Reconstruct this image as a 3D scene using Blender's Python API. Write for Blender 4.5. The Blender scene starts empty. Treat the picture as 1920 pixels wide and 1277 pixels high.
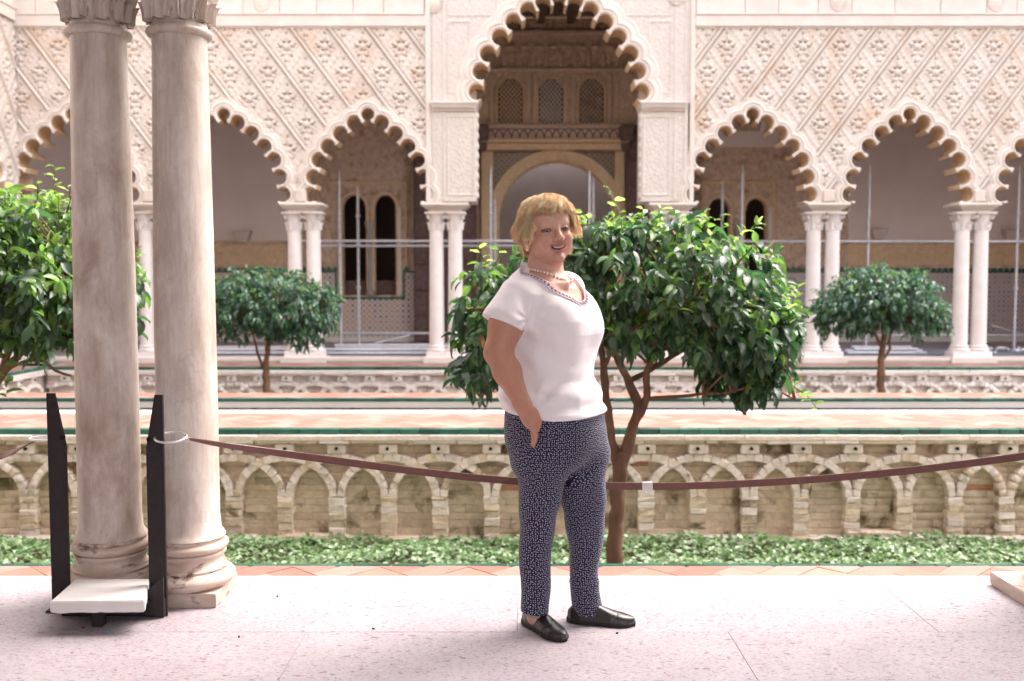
import bpy, bmesh, math, random
import numpy as np
from mathutils import Vector, Matrix, noise
random.seed(7); RNG = np.random.default_rng(7)
R = math.radians
scene = bpy.context.scene
COL = scene.collection

# ------------------------------------------------------------ camera, world, sun, exposure
F_PX = 1867.0                      # focal length in photograph pixels (35 mm)
PITCH = math.atan((638.5-525.0)/F_PX)
CAM_H = 1.30
cd = bpy.data.cameras.new('camera'); cam = bpy.data.objects.new('camera', cd); COL.objects.link(cam)
cd.sensor_width = 36.0; cd.lens = 36.0*F_PX/1920.0; cd.clip_end = 600; cd.clip_start = 0.05
cam.location = (0, 0, CAM_H); cam.rotation_euler = (R(90)-PITCH, 0, 0)
cd.dof.use_dof = True; cd.dof.focus_distance = 3.65; cd.dof.aperture_fstop = 3.0
scene.camera = cam

SUN_EL, SUN_AZ = R(58), R(62)      # azimuth measured from +Y towards +X
w = bpy.data.worlds.new('World'); scene.world = w; w.use_nodes = True
nt = w.node_tree; bg = nt.nodes['Background']
sky = nt.nodes.new('ShaderNodeTexSky'); sky.sky_type = 'NISHITA'; sky.sun_disc = False
sky.sun_elevation = SUN_EL; sky.sun_rotation = SUN_AZ; sky.air_density = 1.0; sky.dust_density = 4.0; sky.ozone_density = 0.6
hsn = nt.nodes.new('ShaderNodeHueSaturation'); hsn.inputs['Saturation'].default_value = .30; nt.links.new(sky.outputs[0], hsn.inputs['Color'])
tint = nt.nodes.new('ShaderNodeMix'); tint.data_type = 'RGBA'; tint.blend_type = 'MULTIPLY'; tint.inputs[0].default_value = 1.0
nt.links.new(hsn.outputs[0], tint.inputs[6]); tint.inputs[7].default_value = (1.045, .975, .95, 1)      # thin warm overcast
nt.links.new(tint.outputs[2], bg.inputs['Color']); bg.inputs['Strength'].default_value = 0.15
sd = bpy.data.lights.new('sun', 'SUN'); sun = bpy.data.objects.new('sun', sd); COL.objects.link(sun)
sd.energy = 0.5; sd.angle = R(60); sd.color = (1.0, 0.93, 0.84)
sdir = Vector((math.sin(SUN_AZ)*math.cos(SUN_EL), math.cos(SUN_AZ)*math.cos(SUN_EL), math.sin(SUN_EL)))
sun.rotation_euler = sdir.to_track_quat('Z', 'Y').to_euler()
scene.view_settings.view_transform = 'Standard'; scene.view_settings.look = 'None'
scene.view_settings.gamma = 1.0; scene.view_settings.exposure = 2.5
scene.view_settings.use_curve_mapping = False
scene.render.engine = 'CYCLES'
scene.cycles.max_bounces = 8; scene.cycles.diffuse_bounces = 5; scene.cycles.transparent_max_bounces = 8
scene.cycles.use_denoising = True

def P(x, y, Y):
    """world point seen at photograph pixel (x, y) at distance Y"""
    u = (x-960)/F_PX; v = (638.5-y)/F_PX
    d = Vector((u, math.cos(PITCH)+v*math.sin(PITCH), -math.sin(PITCH)+v*math.cos(PITCH)))
    d *= Y/d.y
    return Vector((d.x, Y, CAM_H+d.z))
def PX(x, Y): return (x-960)*Y/F_PX
def PZ(y, Y): return P(960, y, Y).z

# ------------------------------------------------------------ object helpers
def tag(o, label=None, cat=None, group=None, kind=None):
    if label: o['label'] = label
    if cat: o['category'] = cat
    if group: o['group'] = group
    if kind: o['kind'] = kind
    return o
def empty(name, loc=(0, 0, 0), label=None, cat=None, group=None, kind=None, parent=None, rz=0):
    o = bpy.data.objects.new(name, None); COL.objects.link(o); o.location = loc; o.rotation_euler = (0, 0, rz)
    o.empty_display_size = 0.1
    if parent: o.parent = parent
    return tag(o, label, cat, group, kind)
def mesh(name, V, Fc, smooth=False):
    me = bpy.data.meshes.new(name)
    if isinstance(V, np.ndarray): V = V.tolist()
    if isinstance(Fc, np.ndarray): Fc = Fc.tolist()
    me.from_pydata([tuple(v) for v in V], [], Fc)
    if smooth: me.shade_smooth()
    me.update()
    return me
def link(name, me, mat=None, parent=None, loc=None, kind=None):
    if mat is not None and len(me.materials) == 0: me.materials.append(mat)
    o = bpy.data.objects.new(name, me); COL.objects.link(o)
    if parent: o.parent = parent
    if loc is not None: o.location = loc
    if kind: o['kind'] = kind
    return o

class MB:
    """collects geometry for one mesh"""
    def __init__(s): s.v = []; s.f = []; s.m = []
    def add(s, V, Fc, mi=0):
        n = len(s.v); s.v.extend([tuple(v) for v in V]); s.f.extend([[i+n for i in q] for q in Fc]); s.m.extend([mi]*len(Fc)); return s
    def box(s, x0, x1, y0, y1, z0, z1, b=0.0, mi=0):
        V, Fc = cboxg((x1-x0), (y1-y0), (z1-z0), b)
        c = ((x0+x1)/2, (y0+y1)/2, (z0+z1)/2)
        return s.add([(v[0]+c[0], v[1]+c[1], v[2]+c[2]) for v in V], Fc, mi)
    def lathe(s, prof, seg=24, c=(0, 0, 0), cap=True, mi=0):
        V = []; Fc = []
        for (r, z) in prof:
            for k in range(seg):
                a = 2*math.pi*k/seg; V.append((c[0]+r*math.cos(a), c[1]+r*math.sin(a), c[2]+z))
        for i in range(len(prof)-1):
            for k in range(seg):
                k2 = (k+1) % seg; Fc.append([i*seg+k, i*seg+k2, (i+1)*seg+k2, (i+1)*seg+k])
        if cap:
            Fc.append(list(range(seg))[::-1]); Fc.append([(len(prof)-1)*seg+k for k in range(seg)])
        return s.add(V, Fc, mi)
    def tube(s, pts, rad, seg=8, closed=False, mi=0, jit=0.0, flat=None):
        pts = [Vector(p) for p in pts]; n = len(pts)
        if not hasattr(rad, '__len__'): rad = [rad]*n
        V = []; Fc = []; up = Vector((0, 0, 1)); prev = None
        for i, p in enumerate(pts):
            if closed: t = pts[(i+1) % n]-pts[i-1]
            else: t = pts[min(i+1, n-1)]-pts[max(i-1, 0)]
            t.normalize()
            if prev is None:
                a = t.cross(up)
                if a.length < .2: a = t.cross(Vector((0, 1, 0)))
            else: a = prev-t*prev.dot(t)
            a.normalize(); prev = a; b = t.cross(a)
            for k in range(seg):
                q = 2*math.pi*k/seg
                rr = rad[i]*(1+random.uniform(-jit, jit))
                V.append(p+a*math.cos(q)*rr+b*math.sin(q)*rr*(flat or 1))
        for i in range(n if closed else n-1):
            j = (i+1) % n
            for k in range(seg):
                k2 = (k+1) % seg; Fc.append([i*seg+k, i*seg+k2, j*seg+k2, j*seg+k])
        if not closed:
            Fc.append(list(range(seg))[::-1]); Fc.append([(n-1)*seg+k for k in range(seg)])
        return s.add(V, Fc, mi)
    def build(s, name, mats, parent=None, smooth=False, kind=None, loc=None, auto=None):
        me = mesh(name, s.v, s.f, smooth)
        if not isinstance(mats, (list, tuple)): mats = [mats]
        for m in mats: me.materials.append(m)
        if len(mats) > 1: me.polygons.foreach_set('material_index', s.m)
        if auto and smooth: me.set_sharp_from_angle(angle=R(auto))
        return link(name, me, None, parent, loc, kind)

def cboxg(sx, sy, sz, b=0.0):
    hx, hy, hz = sx/2, sy/2, sz/2
    if b <= 0:
        V = [(x, y, z) for x in (-hx, hx) for y in (-hy, hy) for z in (-hz, hz)]
        Fc = [[0, 1, 3, 2], [4, 6, 7, 5], [0, 4, 5, 1], [2, 3, 7, 6], [0, 2, 6, 4], [1, 5, 7, 3]]
        return V, Fc
    b = min(b, hx*.9, hy*.9, hz*.9)
    # 24 vertices: each corner gives three
    V = []; idx = {}
    for ix, x in enumerate((-1, 1)):
        for iy, y in enumerate((-1, 1)):
            for iz, z in enumerate((-1, 1)):
                for k in range(3):
                    p = [x*(hx-b), y*(hy-b), z*(hz-b)]
                    p[k] = (x*hx, y*hy, z*hz)[k]
                    idx[(ix, iy, iz, k)] = len(V); V.append(tuple(p))
    Fc = []
    g = idx
    def quad(a, b_, c, d, n):
        q = [a, b_, c, d]; p = [Vector(V[i]) for i in q]
        nn = (p[1]-p[0]).cross(p[2]-p[0])
        if nn.dot(Vector(n)) < 0: q.reverse()
        Fc.append(q)
    for s_ in (0, 1):
        sg = s_*2-1
        quad(g[(s_, 0, 0, 0)], g[(s_, 1, 0, 0)], g[(s_, 1, 1, 0)], g[(s_, 0, 1, 0)], (sg, 0, 0))
        quad(g[(0, s_, 0, 1)], g[(1, s_, 0, 1)], g[(1, s_, 1, 1)], g[(0, s_, 1, 1)], (0, sg, 0))
        quad(g[(0, 0, s_, 2)], g[(1, 0, s_, 2)], g[(1, 1, s_, 2)], g[(0, 1, s_, 2)], (0, 0, sg))
        for t_ in (0, 1):
            tg = t_*2-1
            quad(g[(s_, t_, 0, 0)], g[(s_, t_, 1, 0)], g[(s_, t_, 1, 1)], g[(s_, t_, 0, 1)], (sg, tg, 0))
            quad(g[(s_, 0, t_, 0)], g[(s_, 1, t_, 0)], g[(s_, 1, t_, 2)], g[(s_, 0, t_, 2)], (sg, 0, tg))
            quad(g[(0, s_, t_, 1)], g[(1, s_, t_, 1)], g[(1, s_, t_, 2)], g[(0, s_, t_, 2)], (0, sg, tg))
    for ix in (0, 1):
        for iy in (0, 1):
            for iz in (0, 1):
                q = [g[(ix, iy, iz, 0)], g[(ix, iy, iz, 1)], g[(ix, iy, iz, 2)]]
                p = [Vector(V[i]) for i in q]
                if (p[1]-p[0]).cross(p[2]-p[0]).dot(Vector((ix*2-1, iy*2-1, iz*2-1))) < 0: q.reverse()
                Fc.append(q)
    return V, Fc

def pieces(name, items, parent, limit=300, key=None, smooth=False):
    """items: (mesh, Matrix). The most visible 'limit' become parts, the rest one joined part."""
    if key: items = sorted(items, key=lambda it: key(it[1].translation))
    for me, M in items[:limit]:
        o = bpy.data.objects.new(name, me); COL.objects.link(o); o.parent = parent; o.matrix_local = M
    rest = items[limit:]
    if rest: join_items(name, rest, parent)
def join_items(name, rest, parent=None, smooth=False):
    cache = {}; Vs = []; Fs = []; Ms = []; n = 0; mats = []; LT = []
    for me, M in rest:
        if me.name not in cache:
            v = np.empty(len(me.vertices)*3); me.vertices.foreach_get('co', v); v = v.reshape(-1, 3)
            m = me.materials[0]
            if m not in mats: mats.append(m)
            fl = [list(p.vertices) for p in me.polygons]
            li = np.array([i for f in fl for i in f]); lt = np.array([len(f) for f in fl])
            cache[me.name] = (v, li, lt, mats.index(m))
        v, li, lt, mi = cache[me.name]
        A = np.array(M)
        Vs.append(v @ A[:3, :3].T + A[:3, 3]); Fs.append(li+n); LT.append(lt); Ms.append(np.full(len(lt), mi)); n += len(v)
    V = np.concatenate(Vs); L = np.concatenate(Fs); LT = np.concatenate(LT); Ms = np.concatenate(Ms)
    me = bpy.data.meshes.new(name); me.vertices.add(len(V)); me.vertices.foreach_set('co', V.ravel())
    me.loops.add(len(L)); me.loops.foreach_set('vertex_index', L.astype(np.int32))
    me.polygons.add(len(LT)); me.polygons.foreach_set('loop_start', np.concatenate([[0], np.cumsum(LT)[:-1]]).astype(np.int32))
    me.polygons.foreach_set('material_index', Ms.astype(np.int32))
    for m in mats: me.materials.append(m)
    me.update(calc_edges=True)
    if smooth: me.shade_smooth()
    o = link(name, me, None, parent); o['kind'] = 'stuff'
    return o

# ------------------------------------------------------------ materials
def new_mat(name):
    m = bpy.data.materials.new(name); m.use_nodes = True
    n = m.node_tree; b = n.nodes['Principled BSDF']
    return m, n, b
class NT:
    def __init__(s, n): s.n = n; s.l = n.links
    def node(s, t, **kw):
        k = s.n.nodes.new(t)
        for a, v in kw.items():
            if a.startswith('i_'):
                key = a[2:]; key = int(key) if key.isdigit() else key.replace('_', ' ')
                if hasattr(v, 'type') and hasattr(v, 'is_output'): s.l.new(v, k.inputs[key])
                else: k.inputs[key].default_value = v
            else: setattr(k, a, v)
        return k
    def coords(s, kind='Object'): return s.node('ShaderNodeTexCoord').outputs[kind]
    def mapping(s, vec, scale=(1, 1, 1), rot=(0, 0, 0), loc=(0, 0, 0)):
        k = s.node('ShaderNodeMapping'); s.l.new(vec, k.inputs[0])
        k.inputs['Location'].default_value = loc; k.inputs['Rotation'].default_value = rot; k.inputs['Scale'].default_value = scale
        return k.outputs[0]
    def noise(s, vec, scale, detail=4, rough=.55, dist=0):
        k = s.node('ShaderNodeTexNoise'); s.l.new(vec, k.inputs['Vector'])
        k.inputs['Scale'].default_value = scale; k.inputs['Detail'].default_value = detail
        k.inputs['Roughness'].default_value = rough; k.inputs['Distortion'].default_value = dist
        return k.outputs['Fac']
    def ramp(s, fac, stops, interp='LINEAR'):
        k = s.node('ShaderNodeValToRGB'); s.l.new(fac, k.inputs[0]); cr = k.color_ramp; cr.interpolation = interp
        while len(cr.elements) < len(stops): cr.elements.new(.5)
        for e, (p, c) in zip(cr.elements, stops):
            e.position = p; e.color = (*c, 1) if len(c) == 3 else c
        return k.outputs[0]
    def fr(s, fac, a, b, o0=0.0, o1=1.0):
        k = s.node('ShaderNodeMapRange'); s.l.new(fac, k.inputs[0])
        k.inputs[1].default_value = a; k.inputs[2].default_value = b; k.inputs[3].default_value = o0; k.inputs[4].default_value = o1
        return k.outputs[0]
    def mix(s, fac, a, b, mode='MIX'):
        k = s.node('ShaderNodeMix'); k.data_type = 'RGBA'; k.blend_type = mode
        if hasattr(fac, 'is_output'): s.l.new(fac, k.inputs[0])
        else: k.inputs[0].default_value = fac
        for i, v in ((6, a), (7, b)):
            if hasattr(v, 'is_output'): s.l.new(v, k.inputs[i])
            else: k.inputs[i].default_value = (*v, 1) if len(v) == 3 else v
        return k.outputs[2]
    def math(s, op, a, b=None, c=None):
        k = s.node('ShaderNodeMath'); k.operation = op
        for i, v in enumerate((a, b, c)):
            if v is None: continue
            if hasattr(v, 'is_output'): s.l.new(v, k.inputs[i])
            else: k.inputs[i].default_value = v
        return k.outputs[0]
    def bump(s, h, strength, dist, bsdf):
        k = s.node('ShaderNodeBump'); s.l.new(h, k.inputs['Height']); k.inputs['Strength'].default_value = strength
        k.inputs['Distance'].default_value = dist; s.l.new(k.outputs[0], bsdf.inputs['Normal'])
    def set(s, bsdf, name, v):
        if hasattr(v, 'is_output'): s.l.new(v, bsdf.inputs[name])
        else: bsdf.inputs[name].default_value = v

def mottled(name, c1, c2, scale=6, rough=.7, bump=.3, bdist=.004, c3=None, t3=(.6, .75), s3=2.0, bscale=None, spec=.3, metallic=0, coords='Object', stretch=(1, 1, 1), rnd=0.0, coat=0, world3=False):
    m, n, b = new_mat(name); t = NT(n)
    v = t.mapping(t.coords(coords), stretch)
    if rnd:
        oi = t.node('ShaderNodeObjectInfo'); va = t.node('ShaderNodeVectorMath', operation='ADD'); t.l.new(v, va.inputs[0])
        mm = t.math('MULTIPLY', oi.outputs['Random'], 37.0); t.l.new(mm, va.inputs[1]); v = va.outputs[0]
    f = t.noise(v, scale, 6, .6)
    c = t.ramp(f, [(.3, c1), (.7, c2)])
    if c3:
        vw = t.node('ShaderNodeNewGeometry').outputs['Position'] if world3 else v
        g = t.noise(vw, s3, 5, .65, .4); c = t.mix(t.fr(g, t3[0], t3[1]), c, c3)
    if rnd:
        r = t.fr(oi.outputs['Random'], 0, 1, 1-rnd, 1+rnd)
        hs = t.node('ShaderNodeHueSaturation'); t.l.new(c, hs.inputs['Color']); t.l.new(r, hs.inputs['Value']); c = hs.outputs[0]
    t.set(b, 'Base Color', c); b.inputs['Roughness'].default_value = rough
    b.inputs['Specular IOR Level'].default_value = spec; b.inputs['Metallic'].default_value = metallic
    b.inputs['Coat Weight'].default_value = coat
    if bump: t.bump(t.noise(v, bscale or scale*6, 5, .6), bump, bdist, b)
    return m

def marble_floor():
    m, n, b = new_mat('speckled_marble'); t = NT(n); v = t.coords()
    oi = t.node('ShaderNodeObjectInfo'); va = t.node('ShaderNodeVectorMath', operation='ADD'); t.l.new(v, va.inputs[0])
    t.l.new(t.math('MULTIPLY', oi.outputs['Random'], 23.0), va.inputs[1]); v = va.outputs[0]
    c = t.ramp(t.noise(v, 3.5, 6, .65), [(.3, (.335, .302, .322)), (.7, (.405, .370, .39))])
    vs = t.mapping(v, (1.0, 2.3, 1))
    sp = t.noise(vs, 70, 3, .7, .6)
    c = t.mix(t.fr(sp, .54, .62, 0, .9), c, (.24, .15, .18))
    sp2 = t.noise(t.mapping(v, (1, 1.8, 1), loc=(5, 3, 1)), 38, 2, .6, .6)
    c = t.mix(t.fr(sp2, .625, .665, 0, .95), c, (.17, .13, .15))
    sp3 = t.noise(t.mapping(v, (1, 1, 1), loc=(15, 3, 1)), 42, 3, .6)
    c = t.mix(t.fr(sp3, .62, .72, 0, .5), c, (.75, .42, .42))
    t.set(b, 'Base Color', c); b.inputs['Roughness'].default_value = .5; b.inputs['Specular IOR Level'].default_value = .35
    h = t.math('SUBTRACT', t.noise(v, 40, 4), t.fr(sp, .60, .68)); t.bump(h, .25, .002, b)
    return m

def column_marble(name, dark=.0):
    m, n, b = new_mat(name); t = NT(n); v = t.coords()
    oi = t.node('ShaderNodeObjectInfo'); va = t.node('ShaderNodeVectorMath', operation='ADD'); t.l.new(v, va.inputs[0])
    t.l.new(t.math('MULTIPLY', oi.outputs['Random'], 11.0), va.inputs[1]); v = va.outputs[0]
    vs = t.mapping(v, (1, 1, .5))
    c = t.ramp(t.noise(vs, 5, 8, .68, .35), [(.33, (.43, .35, .295)), (.5, (.57, .50, .445)), (.66, (.70, .64, .60))])
    st = t.noise(t.mapping(v, (1, 1, .42), loc=(3, 1, 2)), 4.0, 7, .70, .4)
    c = t.mix(t.fr(st, .50, .68, 0, .62), c, (.25, .155, .10))
    grain = t.noise(t.mapping(v, (1, 1, .07)), 70, 3, .6)
    c = t.mix(t.fr(grain, .5, .75, 0, .38), c, (.34, .24, .19))
    ve = t.noise(t.mapping(v, (1, 1, .7), rot=(0.5, .3, 0)), 2.6, 5, .6, 1.6)
    line = t.math('ABSOLUTE', t.math('SUBTRACT', ve, .5))
    c = t.mix(t.fr(line, 0, .008, .30, 0), c, (.30, .27, .28))
    pit = t.noise(v, 150, 2, .5); c = t.mix(t.fr(pit, .75, .79, 0, .7), c, (.12, .08, .07))
    t.set(b, 'Base Color', c); b.inputs['Roughness'].default_value = .42; b.inputs['Specular IOR Level'].default_value = .4
    t.bump(t.noise(v, 45, 5), .12, .003, b)
    return m

def carved_recess_shade(name, c1, c2, ground, scale, amt):
    """carved stucco; shade of the sunk ground is put into the colour as a dark pattern"""
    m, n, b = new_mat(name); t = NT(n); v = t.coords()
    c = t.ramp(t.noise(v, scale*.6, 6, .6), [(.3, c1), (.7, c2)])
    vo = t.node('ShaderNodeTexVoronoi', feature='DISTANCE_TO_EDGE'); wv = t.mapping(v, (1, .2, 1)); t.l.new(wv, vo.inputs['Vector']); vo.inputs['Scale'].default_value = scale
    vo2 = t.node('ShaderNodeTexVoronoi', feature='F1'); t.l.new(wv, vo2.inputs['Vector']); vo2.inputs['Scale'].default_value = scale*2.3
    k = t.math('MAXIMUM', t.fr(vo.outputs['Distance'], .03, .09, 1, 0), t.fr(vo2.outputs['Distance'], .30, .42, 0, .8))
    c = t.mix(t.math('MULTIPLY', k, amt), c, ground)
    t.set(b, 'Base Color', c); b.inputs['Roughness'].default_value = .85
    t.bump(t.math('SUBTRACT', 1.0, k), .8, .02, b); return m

M = {}
M['floor'] = marble_floor()
M['edge_marble'] = mottled('pale_edge_marble', (.60, .56, .52), (.68, .64, .61), 3, .5, .1)
M['shaft'] = column_marble('stained_column_marble')
M['base'] = mottled('worn_base_marble', (.42, .31, .25), (.60, .51, .45), 7, .5, .3, .004, c3=(.12, .065, .04), t3=(.56, .68), s3=7, stretch=(1, 1, 3.0), rnd=.05)
M['slab'] = mottled('white_marble_slab', (.62, .60, .59), (.70, .68, .67), 5, .4, .05, c3=(.62, .58, .58), t3=(.62, .8), s3=4)
M['far_marble'] = mottled('white_column_marble', (.66, .62, .60), (.76, .72, .71), 5, .5, .1, rnd=.04)
M['stucco'] = mottled('carved_cream_stucco', (.58, .515, .465), (.68, .625, .575), 2.2, .85, .5, .006, c3=(.56, .42, .31), t3=(.52, .72), s3=1.4, bscale=60)
M['stucco_smooth'] = mottled('smooth_cream_plaster', (.62, .555, .505), (.70, .65, .605), 3, .8, .2, .003, c3=(.60, .48, .38), t3=(.6, .8), s3=2)
M['stucco_fine'] = mottled('fine_carved_stucco', (.57, .515, .47), (.65, .605, .565), 14, .85, .6, .006, bscale=55)
M['intrados'] = mottled('ochre_underside_plaster', (.58, .40, .24), (.70, .53, .36), 8, .85, .3, .004)
M['ashlar'] = mottled('pale_ashlar_stone', (.59, .53, .485), (.67, .62, .58), 4, .85, .3, .004, rnd=.04)
M['stone'] = mottled('weathered_garden_stone', (.52, .42, .31), (.72, .60, .465), 9, .9, 1.0, .014, c3=(.17, .125, .07), t3=(.54, .66), s3=2.4, bscale=38, rnd=.07, world3=True)
M['stone_pale'] = mottled('pale_worn_stone', (.60, .52, .45), (.78, .70, .63), 12, .9, 1.0, .012, c3=(.34, .26, .18), t3=(.62, .74), s3=5, bscale=45, rnd=.08, world3=True)
M['stone_red'] = mottled('reddish_brick_stone', (.36, .17, .10), (.48, .28, .18), 12, .9, .8, .010, bscale=45, rnd=.10)
M['stone_moss'] = mottled('mossy_garden_stone', (.44, .36, .265), (.64, .54, .42), 8, .9, 1.0, .014, c3=(.12, .10, .05), t3=(.52, .66), s3=3.5, bscale=38, rnd=.08, world3=True)
M['stone_white'] = mottled('bleached_wall_stone', (.68, .62, .58), (.80, .75, .71), 10, .9, .7, .010, c3=(.30, .22, .15), t3=(.66, .8), s3=7, bscale=45, rnd=.06)
M['green'] = mottled('green_glazed_tile', (.018, .080, .058), (.032, .125, .092), 6, .25, .1, .002, spec=.5, rnd=.35)
BR = []
for i, (a, b_) in enumerate([((.26, .135, .105), (.31, .165, .13)), ((.28, .16, .125), (.33, .19, .155)), ((.24, .115, .09), (.29, .145, .115)), ((.30, .185, .15), (.35, .22, .185))]):
    BR.append(mottled('terracotta_brick_%d' % i, a, b_, 9, .8, .3, .003))
M['pale_plaster'] = mottled('unseen_gallery_bounce_plaster', (.80, .78, .77), (.86, .84, .83), 2, .8, .1)  # walls and ceiling of the unseen gallery, made pale to bounce light
M['grout'] = mottled('mortar', (.36, .30, .27), (.42, .36, .32), 20, .9, .3)
M['soil'] = mottled('dark_garden_soil', (.05, .035, .02), (.11, .08, .05), 8, .95, .6, .01)
M['plaster_in'] = mottled('dusty_pink_plaster', (.72, .62, .59), (.78, .69, .66), 1.5, .9, .15, .003)
M['brown_carve'] = mottled('brown_carved_stucco', (.50, .37, .28), (.70, .55, .44), 9, .85, .9, .02, c3=(.38, .24, .15), t3=(.5, .7), s3=5, bscale=26)
M['gold_carve'] = carved_recess_shade('golden_carved_stucco', (.84, .62, .38), (.94, .80, .58), (.46, .26, .13), 16, .45)  # warm glow of the portal put into the light golden colour
M['portal_carve'] = carved_recess_shade('recess_shaded_brown_stucco', (.80, .60, .43), (.92, .78, .62), (.34, .19, .11), 9, .42)  # lightened and warmed so the colour carries the portal's glow
M['portal_fine'] = carved_recess_shade('fine_recess_shaded_carving', (.80, .60, .42), (.92, .78, .62), (.36, .20, .16), 19, .38)
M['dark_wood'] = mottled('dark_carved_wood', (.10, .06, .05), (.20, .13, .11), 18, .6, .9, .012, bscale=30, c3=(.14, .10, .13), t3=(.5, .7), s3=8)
M['ceiling'] = mottled('dark_ceiling_wood', (.12, .08, .055), (.20, .135, .10), 6, .7, .5, .01)
M['dark_room'] = mottled('dim_room_plaster', (.16, .11, .085), (.20, .14, .11), 3, .9, .1)
M['steel'] = mottled('dark_brown_steel', (.018, .013, .014), (.028, .021, .022), 40, .55, .15, .001, spec=.3, c3=(.07, .05, .05), t3=(.7, .76), s3=60)
M['chrome'] = mottled('polished_steel', (.80, .79, .79), (.88, .87, .87), 20, .32, 0, metallic=1)
M['galv'] = mottled('galvanised_tube', (.50, .50, .54), (.66, .66, .70), 12, .45, .1, metallic=.35)
M['galv_pale'] = mottled('pale_plastic_tube', (.60, .60, .66), (.74, .74, .80), 6, .5, .1)
M['leather'] = mottled('brown_leather_strap', (.11, .040, .030), (.16, .06, .045), 60, .38, .3, .001, spec=.55)
M['sheet'] = mottled('grey_protective_sheet', (.24, .25, .30), (.34, .35, .40), 3, .6, .5, .02, bscale=6)
M['red'] = mottled('red_tape', (.6, .08, .05), (.65, .1, .06), 5, .5, 0)
M['blue'] = mottled('blue_tape', (.04, .1, .4), (.05, .12, .45), 5, .5, 0)
M['bark'] = mottled('orange_tree_bark', (.10, .055, .035), (.22, .13, .085), 9, .85, .8, .008, c3=(.30, .20, .14), t3=(.58, .75), s3=7, bscale=40, stretch=(1, 1, .35))
M['sconce'] = mottled('plaster_wall_lamp', (.60, .52, .47), (.66, .58, .53), 5, .8, .1)
M['hole'] = mottled('black_drain', (.01, .008, .006), (.015, .012, .01), 5, .9, 0)
M['column_grey'] = mottled('grey_veined_column', (.30, .27, .25), (.42, .38, .35), 6, .4, .1)

def water_mat():
    m, n, b = new_mat('still_pool_water'); t = NT(n)
    b.inputs['Base Color'].default_value = (.10, .13, .12, 1); b.inputs['Roughness'].default_value = .03
    b.inputs['IOR'].default_value = 1.333; b.inputs['Transmission Weight'].default_value = .3
    t.bump(t.noise(t.mapping(t.coords(), (1, 3, 1)), 5, 3), .05, .01, b); return m
M['water'] = water_mat()

def tile_mat(name, base, stars, star2, scale, grout):
    """glazed alicatado: eight-pointed stars on a small lattice"""
    m, n, b = new_mat(name); t = NT(n); v = t.coords()
    sx = t.node('ShaderNodeSeparateXYZ'); t.l.new(v, sx.inputs[0])
    X = t.math('MULTIPLY', sx.outputs[0], scale); Z = t.math('MULTIPLY', sx.outputs[2], scale)
    def fold(a):  # distance to the nearest cell centre on one axis
        return t.math('ABSOLUTE', t.math('SUBTRACT', t.math('FRACT', a), .5))
    fx, fz = fold(X), fold(Z)
    sq = t.math('MAXIMUM', fx, fz)
    di = t.math('MULTIPLY', t.math('ADD', fx, fz), .7071)
    star = t.math('MINIMUM', sq, di)
    edge = t.math('MULTIPLY', t.math('MINIMUM', t.math('ABSOLUTE', t.math('SUBTRACT', star, .24)), t.math('ABSOLUTE', t.math('SUBTRACT', star, .36))), 1)
    gx, gz = fold(t.math('ADD', X, .5)), fold(t.math('ADD', Z, .5))
    dot = t.math('MAXIMUM', gx, gz)
    rnd = t.noise(t.mapping(v, (1, 1, 1)), scale*.45, 1, .5)
    sc = t.mix(t.fr(rnd, .47, .53), stars, star2)
    c = t.mix(t.fr(star, .17, .19, 1, 0), base, sc)
    c = t.mix(t.fr(edge, .02, .035, 1, 0), c, grout)
    c = t.mix(t.fr(dot, .08, .10, 1, 0), c, (.04, .03, .03))
    c = t.mix(t.fr(t.noise(v, 30, 3), .45, .7, 0, .35), c, (.45, .33, .26))
    t.set(b, 'Base Color', c); b.inputs['Roughness'].default_value = .35
    return m
M['tile_orange'] = tile_mat('star_tilework_orange', (.52, .44, .42), (.50, .22, .08), (.06, .06, .14), 8.5, (.62, .56, .52))
M['tile_blue'] = tile_mat('star_tilework_blue', (.44, .40, .42), (.42, .24, .07), (.06, .08, .22), 10.0, (.52, .47, .47))
M['tile_lattice'] = tile_mat('lattice_tilework', (.10, .09, .08), (.05, .06, .07), (.12, .07, .03), 9.0, (.42, .30, .18))
M['tile_arc'] = tile_mat('purple_frieze_tilework', (.50, .36, .22), (.16, .09, .16), (.18, .12, .20), 5.5, (.55, .40, .25))
# ============================================================ THE SETTING
ZP = -0.09; ZG = -1.17                      # path level, sunken garden level
YE, YT0, YT1 = 4.31, 4.775, 4.815            # gallery edge, tile edge of the near path
YW1 = 9.24                                  # near garden wall (faces the camera)
YPOOL0, YRIM, YPOOL1 = 10.33, 10.60, 11.66
YW2 = 12.24; YW3 = 15.90; YF = 16.60        # far garden near side / far wall / facade plane
XL = -7.53; XR = 11.0
BMAT = [M['stone']]

def structure(name, mb, mats, smooth=False):
    o = mb.build(name, mats, smooth=smooth); o['kind'] = 'structure'; return o

g = MB(); g.add([(-300, -300, ZG-.12), (300, -300, ZG-.12), (300, 300, ZG-.12), (-300, 300, ZG-.12)], [[0, 1, 2, 3]])
structure('ground', g, M['soil'])

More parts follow.
